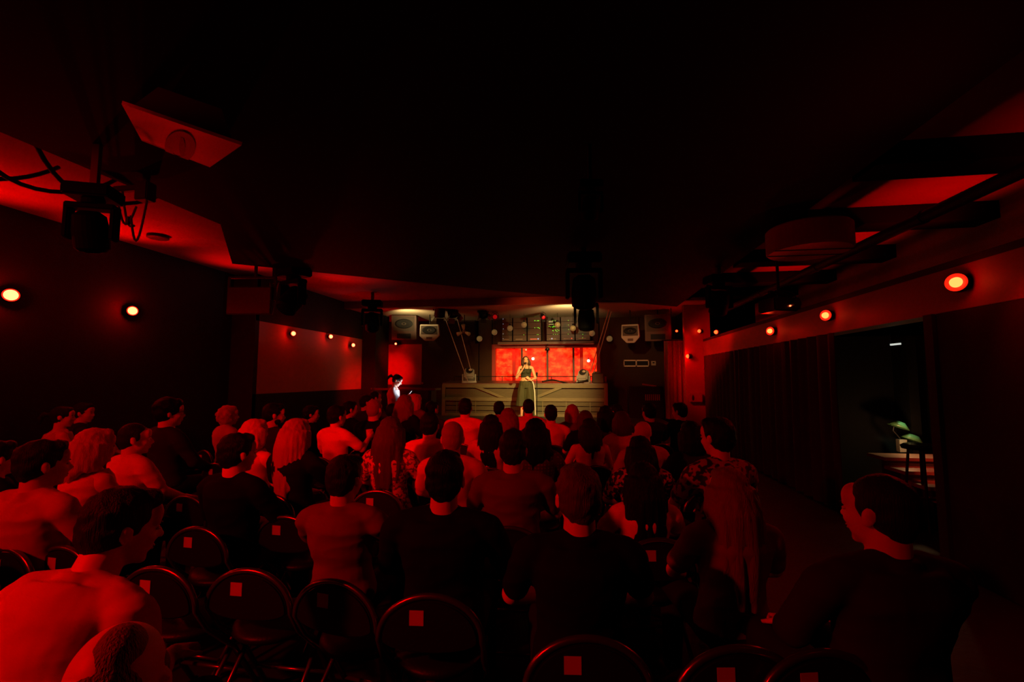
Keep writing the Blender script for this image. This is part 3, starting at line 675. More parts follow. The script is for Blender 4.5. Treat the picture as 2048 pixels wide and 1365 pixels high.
for k in range(4):
    z = .34+.1*k; y = 5.25+.33*k
    t = thing('stair_step', ['lowest', 'second', 'third', 'highest'][k]+' lit step of the short stair inside the dark doorway', 'step', (4.4, y, 0), 0, 'steps inside the doorway')
    MB().box((0, .17, z-.02), (1.5, .36, .04)).build('tread', M_step, t, bevel=.005)
    MB().box((0, .04, (z-.04)/2), (1.5, .03, z-.04)).build('riser', M_stepg, t)
# two-headed green lamp
p = Vector((4.0, 6.25, .9))
t = thing('green_shade_lamp', 'small two-headed lamp with green glowing shades at the top of the steps', 'lamp', atD(1803, 884, 5.97))
MB().box((0, 0, -.05), (.09, .07, .16)).build('lamp_base', mat('lamp_base_pale', (.4, .38, .3), .5), t)
MB().tube([(0, 0, .02), (-.05, 0, .09), (-.09, 0, .14), (-.08, 0, .2)], .008).build('lamp_arm', M_metal, t)
M_gsh = mat('green_shade', (.12, .3, .12), .35)
for x, z in ((-.02, .21), (.13, .04)):
    MB().lathe([(.01, .05), (.05, .045), (.11, -.02), (.1, -.02), (.045, .035)], (x, 0, z), 24, Euler((0, .35, 0)).to_matrix() @ Matrix.Diagonal((1.2, .8, 1.1))).build('lamp_shade', M_gsh, t, smooth=True)
pp = t.location
lamp('SPOT', 'shade_glow', pp+Vector((.03, -.22, .42)), 2.6, (.75, 1, .6), pp+Vector((.05, 0, .12)), .02, 52, .6)
lamp('POINT', 'stair_glow', pp+Vector((-.1, -.3, .1)), 2.4, (1, .5, .2), size=.03)
lamp('SPOT', 'stair_red', (3.9, 4.9, 1.9), 90, (1, .05, .02), (4.4, 5.9, .5), .05, 50, .8)
t = thing('exit_fitting', 'tiny white-lit strip fitting inside the top of the doorway', 'light fitting', atX(1791, 689, XR+.6))
MB().box((0, 0, 0), (.02, .16, .02)).build('light_strip', mat('strip_glow', (.8, .8, .8), .4, emit=(.9, 1, .9), estr=.6), t)
MB().box((0, .09, .06), (.015, .015, .12)).build('bracket', M_metal, t)
p = atD(1843, 893, 4.9)
t = thing('bar_stool', 'black bar stool silhouette standing in front of the doorway steps', 'stool', (p.x, p.y, 0), .3)
MB().lathe([(.17, p.z-.03), (.18, p.z), (.15, p.z+.02), (.002, p.z+.02)], (0, 0, 0), 24).build('seat', M_vinyl, t)
for a in (45, 135, 225, 315):
    c_, s_ = math.cos(math.radians(a)), math.sin(math.radians(a))
    MB().tube([(c_*.11, s_*.11, p.z-.03), (c_*.19, s_*.19, 0)], .013).build('leg', M_black, t)
MB().tube([(.16*math.cos(q*math.pi/8), .16*math.sin(q*math.pi/8), .35) for q in range(17)], .009).build('foot_ring', M_black, t)
# box and notice on the right pier
t = thing('wall_box', 'pale red-lit box with a dark oval handle low on the right pier', 'box', atY(1392, 796, 11.86))
MB().box((0, 0, 0), (.3, .08, .22)).build('case', M_fascia, t, bevel=.01); MB().ell((-.08, -.045, 0), (.025, .012, .07)).build('handle', M_black, t, smooth=True)
# ---------------------------------------------------------------- people
def rotx(a): return np.array(Euler((a, 0, 0)).to_matrix())
def hand(mb, w, d, nrm, curl=.5, s=1.0, side=1):
    """palm, four bent fingers of different length and a thumb from the side of the palm; w wrist, d direction, nrm palm normal"""
    w = np.array(w, float); d = np.array(d, float); d /= np.linalg.norm(d); n = np.array(nrm, float); n -= d*n.dot(d); n /= np.linalg.norm(n)
    u = np.cross(d, n)*side
    R = np.stack([u, d, n], 1)
    mb.ell(w+d*.045*s, (.038*s, .05*s, .016*s), 12, R)
    mb.cap(w-d*.02, .024*s, w+d*.03*s, .026*s, 10)
    for i, (o, L_) in enumerate(zip((-.028, -.0095, .0095, .028), (.066, .075, .07, .055))):
        p = w+d*.082*s+u*o*s; a = 0
        dd = d*1.0+u*o*3; dd /= np.linalg.norm(dd)
        for q in range(3):
            a += curl*(.5 if q == 0 else 1.0)
            v = dd*math.cos(a)+n*math.sin(a); l = L_*s*(.45, .32, .25)[q]
            mb.cap(p, (.0092-.0008*q)*s, p+v*l, (.0088-.0009*q)*s, 8); p = p+v*l
    p = w+d*.02*s-u*.028*s; v = -u*.75+d*.65+n*.35; v /= np.linalg.norm(v)
    mb.cap(p, .013*s, p+v*.035*s, .011*s, 8); p = p+v*.035*s; v = v*.6+d*.6+n*.3*curl; v /= np.linalg.norm(v); mb.cap(p, .0105*s, p+v*.032*s, .009*s, 8)

HANDS = {}
def face_bits(bo, c, R, s, hc):
    P = lambda *v: c+R @ (np.array(v)*s)
    for k in (-1, 1):
        e = MB().ell(P(k*.031, .0835, .004), (.0105*s, .0075*s, .0062*s), 12, R).build('eye', mat('eye_white', (.6, .57, .52), .25), bo, smooth=True)
    m = MB(); i = MB()
    for k in (-1, 1):
        m.ell(P(k*.033, .0868, .0235), (.018*s, .0055*s, .003*s), 10, R); i.ell(P(k*.031, .089, .004), (.0045*s, .003*s, .005*s), 10, R)
    m.build('eyebrows', hairmat('brown' if hc in ('blonde', 'fair', 'auburn') else 'dark'), bo, smooth=True); i.build('irises', M_eye, bo, smooth=True)
    MB().ell(P(0, .0915, -.0535), (.02*s, .0065*s, .0048*s), 12, R).ell(P(0, .0895, -.0625), (.017*s, .0065*s, .006*s), 12, R).build('lips', M_lip, bo, smooth=True)
def head_frame(c, yaw, pitch, roll=0):
    R = np.array((Euler((pitch, roll, 0)).to_matrix())); Rz = np.array(Euler((0, 0, yaw)).to_matrix()); R = Rz @ R
    return np.array(c, float), R
def add_head(mb, c, R, fem, s=1.0):
    P = lambda *v: c+R @ (np.array(v)*s)
    E = lambda v, r, sg=14, q=None: mb.ell(P(*v), tuple(a*s for a in r), sg, R if q is None else R @ q)
    E((0, -.014, .03), (.075, .094, .085), 22)
    E((0, .03, -.025), (.060 if fem else .063, .063, .085), 18)
    E((0, .02, -.06), (.052 if fem else .058, .055, .045), 16)
    E((0, .066, -.092), (.02 if fem else .025, .02, .018))
    E((0, .07, .045), (.055, .025, .04))
    for k in (-1, 1):
        E((k*.032, .078, .022), (.022, .011, .008), 10)      # brow
        E((k*.036, .062, -.025), (.024, .026, .022), 10)     # cheek
        E((k*.078, -.01, -.008), (.009, .02, .031), 12, np.array(Euler((.15, 0, k*-.35)).to_matrix()))   # ear
        E((k*.081, -.013, .008), (.009, .014, .014), 8)
    mb.cap(P(0, .085, .014), .0075*s, P(0, .108, -.022), .0115*s, 10)
    for k in (-1, 1): E((k*.011, .095, -.027), (.009, .01, .008), 8)
    E((0, .087, -.052), (.023, .009, .0065), 10); E((0, .085, -.063), (.02, .01, .007), 10)
def hair_mesh(style, c, R, fem, s, vox, seed, length=.3, follow=None):
    P = lambda *v: c+R @ (np.array(v)*s)
    m = MB(); E = lambda v, r, sg=18: m.ell(P(*v), tuple(a*s for a in r), sg, R)
    rnd = random.Random(seed)
    amp, fr = .006, 62
    if style in ('short', 'crop', 'curly', 'balding'):
        t = {'short': .006, 'crop': .001, 'curly': .014, 'balding': .0}[style]
        if style != 'balding': E((0, -.024, .042), (.078+t, .092+t, .084+t), 24)
        if style == 'balding': E((.01, -.045, .06), (.046, .056, .062)); E((0, -.06, .02), (.06, .055, .06))
        else: E((0, -.045, .0), (.075+t, .067+t, .075+t))
        E((0, -.05, -.045), (.056+t*.5, .044+t*.5, .042))
        if style in ('short', 'curly'): E((0, .045, .093), (.055+t, .04, .03+t*.6))
        for k in (-1, 1): E((k*.068, -.0, .018), (.013, .03, .035), 10)
        if style == 'curly':
            for q in range(60):
                a, b = rnd.uniform(0, 6.28), rnd.uniform(-.3, 1.5)
                E((.09*math.cos(a)*math.cos(b), -.03+.095*math.sin(a)*math.cos(b)*(1 if math.sin(a) < 0 else .8), .035+.095*math.sin(b)), (.02,)*3, 8)
        amp = {'short': .006, 'crop': .002, 'curly': .004, 'balding': .002}[style]; fr = 45
    else:
        E((0, -.022, .04), (.086, .1, .086), 24)
        E((0, .035, .085), (.062, .045, .035))
        if style == 'bob':
            for q in range(15):
                th = math.radians(-28+(236*q/14)) + math.pi
                x, y = .078*math.cos(th), -.01+.088*math.sin(th)
                m.tube([P(x, y, .03), P(x*1.12, y*1.08-.008, -.05), P(x*1.14, y*1.05-.012, -.115-.02*rnd.random()), P(x*1.0, y*.95-.01, -.15-.02*rnd.random())], [.024*s, .026*s, .022*s, .008*s], 10)
            E((0, -.05, -.04), (.075, .06, .08))
        elif style == 'bobcurly':
            E((0, -.04, -.02), (.1, .085, .1)); amp = .012; fr = 24
            for q in range(50):
                a = rnd.uniform(-.5, 3.64)+math.pi; b = rnd.uniform(-.9, 1.4)
                E((.1*math.cos(a)*math.cos(b), -.03+.1*math.sin(a)*math.cos(b), .0+.11*math.sin(b)), (.024,)*3, 8)
        elif style in ('long', 'halfup'):
            # curtain of locks that leaves the scalp and falls behind the shoulders in world vertical
            n = 13; z0 = c[2]-length*s
            for q in range(n):
                th = math.radians(-22+224*q/(n-1))+math.pi
                top = P(.08*math.cos(th), -.015+.09*math.sin(th), .03)
                side = abs(math.cos(th))
                mid = P(.097*math.cos(th), -.03+.105*math.sin(th), -.09)
                f = rnd.uniform(-.012, .012); ln = length*rnd.uniform(.88, 1.05)*(1-.35*side**3)
                bx = follow or (0, -.0)
                pe = P(.105*math.cos(th)*.92+f, -.06+.075*math.sin(th), -.13)
                end = np.array((pe[0]+bx[0]*(ln), pe[1]+bx[1]*ln, c[2]-ln*s))
                m.tube([top, mid, pe*.55+mid*.45, (pe+end)/2+np.array((f, 0, 0)), end], [.034*s, .036*s, .034*s, .032*s, .014*s], 10)
            E((0, -.06, -.05), (.085, .06, .09))
            if style == 'halfup': E((0, -.12, .03), (.035, .03, .035))
        elif style == 'pony':
            E((0, -.04, -.01), (.07, .07, .07))
            p0 = P(0, -.115, .02); m.tube([p0, P(0, -.17, .03), P(0, -.2, -.02), P(0, -.2, -.09)], [.018*s, .032*s, .03*s, .01*s], 10)
        elif style == 'bun':
            E((0, -.04, -.01), (.068, .068, .07)); E((0, -.12, .05), (.045, .042, .045))
    me = remesh(m, vox, 3, 'hair')
    ax = R[:, 2]; o = rnd.uniform(0, 50)
    lng = style in ('long', 'halfup', 'bob', 'pony')
    def fn(p):
        if lng: v = Vector((p[0]*fr+o, p[1]*fr, p[2]*4))
        elif style == 'bobcurly': v = Vector((p[0]*fr+o, p[1]*fr, p[2]*fr))
        else: v = Vector((p[0]*fr+o, p[1]*fr, p[2]*fr*.8))
        return noise.noise(v)*amp*(1.3 if lng else 1)
    displace(me, fn)
    return me

TROUSER = {}
def legs_points(pose):
    if pose == 'sit': return [[(k*.095, .0, .53), (k*.13, .43, .535), (k*.135, .43, .1), (k*.14, .44, .07)] for k in (-1, 1)]
    if pose == 'wide': return [[(k*.1, .0, .53), (k*.22, .40, .53), (k*.25, .36, .1), (k*.27, .37, .07)] for k in (-1, 1)]
def get_lower(pose):
    if pose in TROUSER: return TROUSER[pose]
    t = MB()
    t.loft([((0, -.02, .44), .13, .10), ((0, -.02, .5), .175, .135), ((0, -.02, .58), .165, .13), ((0, -.02, .66), .14, .11)], 20)
    sh = []
    for h, k, a, f in legs_points(pose):
        t.cap(h, .092, k, .068, 14); t.cap(k, .069, a, .052, 14)
    me = remesh(t, .014, 4, 'trousers')
    displace(me, lambda p: noise.noise(Vector((p[0]*14, p[1]*14, p[2]*9)))*.006)
    for h, k, a, f in legs_points(pose):
        s = MB(); f = np.array(f); s.ell(f+np.array((0, .07, -.03)), (.045, .1, .035), 14); s.ell(f+np.array((0, -.01, -.025)), (.04, .06, .045), 12); s.box(f+np.array((0, .05, -.062)), (.075, .23, .016))
        sm = remesh(s, .01, 2, 'shoe'); sh.append(sm)
    TROUSER[pose] = (me, sh); return TROUSER[pose]

ARMS = {  # elbow, wrist, hand dir, palm normal  (x for the right side, mirrored), relative to seat; z before torso scaling
 'lap': ((.255, .05, .76), (.12, .29, .645), (-.35, 1, -.15), (0, 0, -1)),
 'thigh': ((.27, .08, .76), (.17, .31, .645), (0, 1, -.1), (0, 0, -1)),
 'cross': ((.25, .12, .78), (-.02, .24, .80), (-1, .0, .1), (0, -1, 0)),
 'chin': ((.2, .22, .80), (.05, .2, 1.0), (-.2, -.2, 1), (0, -1, .2)),
 'drink': ((.27, .08, .8), (.2, .27, .9), (-.1, 1, .3), (-1, 0, 0)),
 'out': ((.36, -.02, .80), (.5, -.05, .66), (.8, .1, -.4), (0, 0, -1)),
}
def person(label, loc, face, ztop=1.3, fem=False, hair='short', hc='dark', shirt='white', sleeve='short', arms=('lap', 'lap'), lean=-.06, hyaw=0., hpitch=-.05,
           hlen=.3, skin=None, legs='sit', trousers='black', vox=.011, seed=1, wide=1.0, roll=0., neckline=0, glasses=False, beard=False, side=0.):
    g = min(1.07, max(.93, ztop/1.30)); kz = ((ztop/g)-.802)/.5; kz = min(1.1, max(.85, kz))
    t = thing('person', label, 'person', (loc[0], loc[1], 0), face, 'seated audience facing the stage', g)
    piv = np.array((0, 0, .54)); RL = rotx(-lean) if lean else np.eye(3)
    if side: RL = np.array(Euler((0, side, 0)).to_matrix()) @ RL
    TR = lambda v: piv+RL @ ((np.array(v, float)-piv)*np.array((1, 1, kz)))
    W = (.88 if fem else 1.0)*wide
    sk = M_skin2 if skin == 'tan' else M_skin
    # ---- body
    b = MB()
    prof = [((0, -.02, .48), .155, .11), ((0, -.02, .56), .16, .115), ((0, -.015, .66), .132*W, .095), ((0, -.02, .74), .128*W, .092), ((0, -.03, .84), .148*W, .105), ((0, -.035, .93), .165*W, .11), ((0, -.03, .985), .15*W, .09), ((0, -.02, 1.02), .07*W, .06)]
    def rl(prof, grow):
        return [(TR(c), RL @ np.array((rx+grow, 0, 0)), RL @ np.array((0, ry+grow, 0))) for c, rx, ry in prof]
    b.rings(rl(prof, 0), 24)
    nb = TR((0, -.02, 1.0)); 
    hc_ = nb+np.array((0, .035, 0))+RL @ np.array((0, .0, .155))*1.0
    c, R = head_frame(hc_, hyaw, hpitch, roll)
    hs = .97 if fem else 1.02
    b.cap(nb+np.array((0, 0, -.02)), (.056 if fem else .066), c+R @ np.array((0, -.025, -.05)), (.048 if fem else .058), 16)
    for k in (-1, 1):
        b.cap(TR((0, -.025, .985)), .045, TR((k*.155*W, -.03, .96)), .048, 12)
        b.ell(TR((k*.18*W, -.025, .945)), (.056, .055, .06), 12)
    add_head(b, c, R, fem, hs)
    armpts = []
    for k, a in zip((-1, 1), arms):
        e, wv, hd, pn = ARMS[a]; sh_ = TR((k*.19*W, -.025, .94)); 
        el = np.array((k*e[0]*(.6+.4*W), e[1], e[2])); wr = np.array((k*wv[0], wv[1], wv[2]))
        if abs(lean) > .2 and a in ('lap', 'thigh'): el = TR((k*.24, .1, .72)); wr = np.array((k*.1, .38, .66))
        if a in ('cross', 'chin', 'out'): el = TR(el); wr = TR(wr)
        if a == 'chin': wr = c+R @ np.array((k*.02, .09, -.19))
        b.cap(sh_, .048 if fem else .054, el, .036 if fem else .041, 14); b.cap(el, .038 if fem else .042, wr, .024 if fem else .028, 14)
        hand(b, wr, (k*hd[0], hd[1], hd[2]), pn, .45, .95 if fem else 1.05, k)
        armpts.append((sh_, el, wr))
    for h, k, a, f in legs_points(legs): b.cap(h, .075, k, .055, 12); b.cap(k, .055, a, .038, 12)
    me = remesh(b, vox, 3, 'body'); bo = link('body', me, sk, t)
    # ---- shirt
    if shirt:
        s = MB(); pf = [((0, -.02, .545), .158, .118)]+prof[2:7]
        pf = [((cx, cy, cz), rx*(1.06 if cz < .8 else 1.0), ry) for (cx, cy, cz), rx, ry in pf]
        if sleeve != 'none': pf = pf+[((0, -.028, 1.008-neckline), .125*W, .08)]
        s.rings(rl(pf, .019), 26)
        if sleeve != 'none': s.cap(TR((0, -.03, .95-neckline)), .095, TR((0, -.02, 1.03-neckline)), .078 if not fem else .07, 16, False)
        for k, (sh_, el, wr) in zip((-1, 1), armpts):
            if sleeve != 'none':
                s.cap(TR((k*.02*W, -.028, .998-neckline)), .060, TR((k*.155*W, -.03, .968)), .062, 12)
                s.ell(TR((k*.18*W, -.025, .945)), (.068, .066, .068), 14)
                q = el if sleeve == 'long' else sh_+(el-sh_)*.72
                s.cap(sh_, .064, q, .056, 14)
                if sleeve == 'long': s.cap(el, .056, wr-(wr-el)*.05, .04, 14)
            else:
                s.tube([TR((k*.08, .07, .9)), TR((k*.085, .03, 1.015)), TR((k*.08, -.07, 1.0)), TR((k*.07, -.12, .9))], .014, 8)
        me = remesh(s, vox*1.05, 4, 'shirt'); o_ = seed*7.3
        def fold(p):
            v = Vector((p[0]*7+o_, p[1]*7, p[2]*9)); a = noise.noise(v)*.007
            a += (abs(noise.noise(Vector((p[0]*6+p[2]*5, o_+p[1]*5, p[2]*11-p[0]*4))))-.2)*-.012
            return a
        displace(me, fold)
        link('shirt', me, shirtmat(shirt), t)
    me, sh = get_lower(legs)
    link('trousers', me.copy() if len(me.materials) and me.materials[0] != M_trs[trousers] else me, None, t)
    tm = t.children[-1].data
    if not len(tm.materials): tm.materials.append(M_trs[trousers])
    else: tm.materials[0] = M_trs[trousers] if tm is not me else tm.materials[0]
    for q in sh: link('shoe', q, M_shoe, t)
    if hair != 'bald':
        me = hair_mesh(hair, c, R, fem, hs, max(.009, vox), seed, hlen, None if lean > -.3 else None)
        link('hair', me, hairmat(hc), t)
    if glasses:
        P = lambda *v: c+R @ (np.array(v)*hs); m = MB()
        for k in (-1, 1):
            m.tube([P(k*.034+.024*math.cos(q*math.pi/6), .1, .008+.018*math.sin(q*math.pi/6)) for q in range(13)], .0028, 6)
            m.tube([P(k*.06, .098, .014), P(k*.08, .04, .012), P(k*.08, -.01, .005)], .0028, 6)
        m.tube([P(-.012, .1, .012), P(.012, .1, .012)], .0025, 6); m.build('glasses', M_black, t)
    if beard:
        m = MB(); P = lambda *v: c+R @ (np.array(v)*hs)
        m.ell(P(0, .06, -.088), (.045, .04, .034), 12, R)
        for k in (-1, 1): m.ell(P(k*.052, .03, -.06), (.016, .035, .036), 10, R)
        me = remesh(m, .009, 2, 'beard'); displace(me, lambda p: noise.noise(Vector(p)*90)*.003); link('beard', me, hairmat(hc), t)
    face_bits(bo, c, R, hs, hc); HANDS[seed] = (t, armpts, g)
    return t

# ---- folding chair
def make_chair():
    t = thing('folding_chair', 'x', 'chair', (0, 0, 0))
    def arch(u):  # inverted U hoop
        a = math.pi*u; return (-.2*math.cos(a), -.205, .605+.16*math.sin(a))
    up = [arch(q/20) for q in range(21)]
    pts = [(-.2, .22, .015), (-.2, .02, .34), (-.2, -.14, .5)]+up+[(.2, -.14, .5), (.2, .02, .34), (.2, .22, .015)]
    MB().tube(pts, .0125, 10).build('back_frame', M_tube, t, smooth=True)
    for k in (-1, 1):
        MB().tube([(k*.175, .14, .44), (k*.178, -.05, .24), (k*.18, -.26, .012)], .0115, 10).build('rear_leg', M_tube, t, smooth=True)
        MB().lathe([(.015, 0), (.016, .03), (.012, .034)], (k*.2, .22, 0), 12).build('rubber_foot', M_black, t)
    MB().tube([(-.2, .13, .16), (.2, .13, .16)], .009, 8).build('stretcher', M_tube, t, smooth=True)
    MB().tube([(-.18, -.2, .09), (.18, -.2, .09)], .009, 8).build('stretcher', M_tube, t, smooth=True)
    # round padded seat
    MB().lathe([(.0, .435), (.18, .435), (.195, .45), (.19, .468), (.16, .478), (.002, .482)], (0, 0.01, 0), 32).build('seat', M_vinyl, t, smooth=True)
    # lens-shaped back panel filling the top of the hoop
    V = []; n = 20; top = []; bot = []
    for q in range(n+1):
        u = q/n; x = -.185*math.cos(math.pi*u); top.append((x, .605+.147*math.sin(math.pi*u)))
    for q in range(n, -1, -1):
        u = q/n; x = -.185*math.cos(math.pi*u); bot.append((x, .605-.045*math.sin(math.pi*u)))
    bk = MB().prism(top+bot[1:-1], -.218, -.19).build('backrest', M_vinyl, t, bevel=.006)
    MB().box((-.05, -.2195, .69), (.055, .002, .055)).build('number_sticker', M_sticker, bk)
    return t
CH0 = make_chair(); CH_USED = [False]
def chair(loc, rz, label, scale=1.0, group='arched folding chairs in the audience'):
    if not CH_USED[0]:
        CH_USED[0] = True; o = CH0; o.location = loc; o.rotation_euler = (0, 0, rz); o['label'] = label; o['group'] = group
        bpy.context.view_layer.update(); return o
    return dup(CH0, loc, rz, label, group)
# ---------------------------------------------------------------- who sits where
def facing(x, y, turn=0): return math.atan2(-(STAGE.x-x), STAGE.y-y)+turn
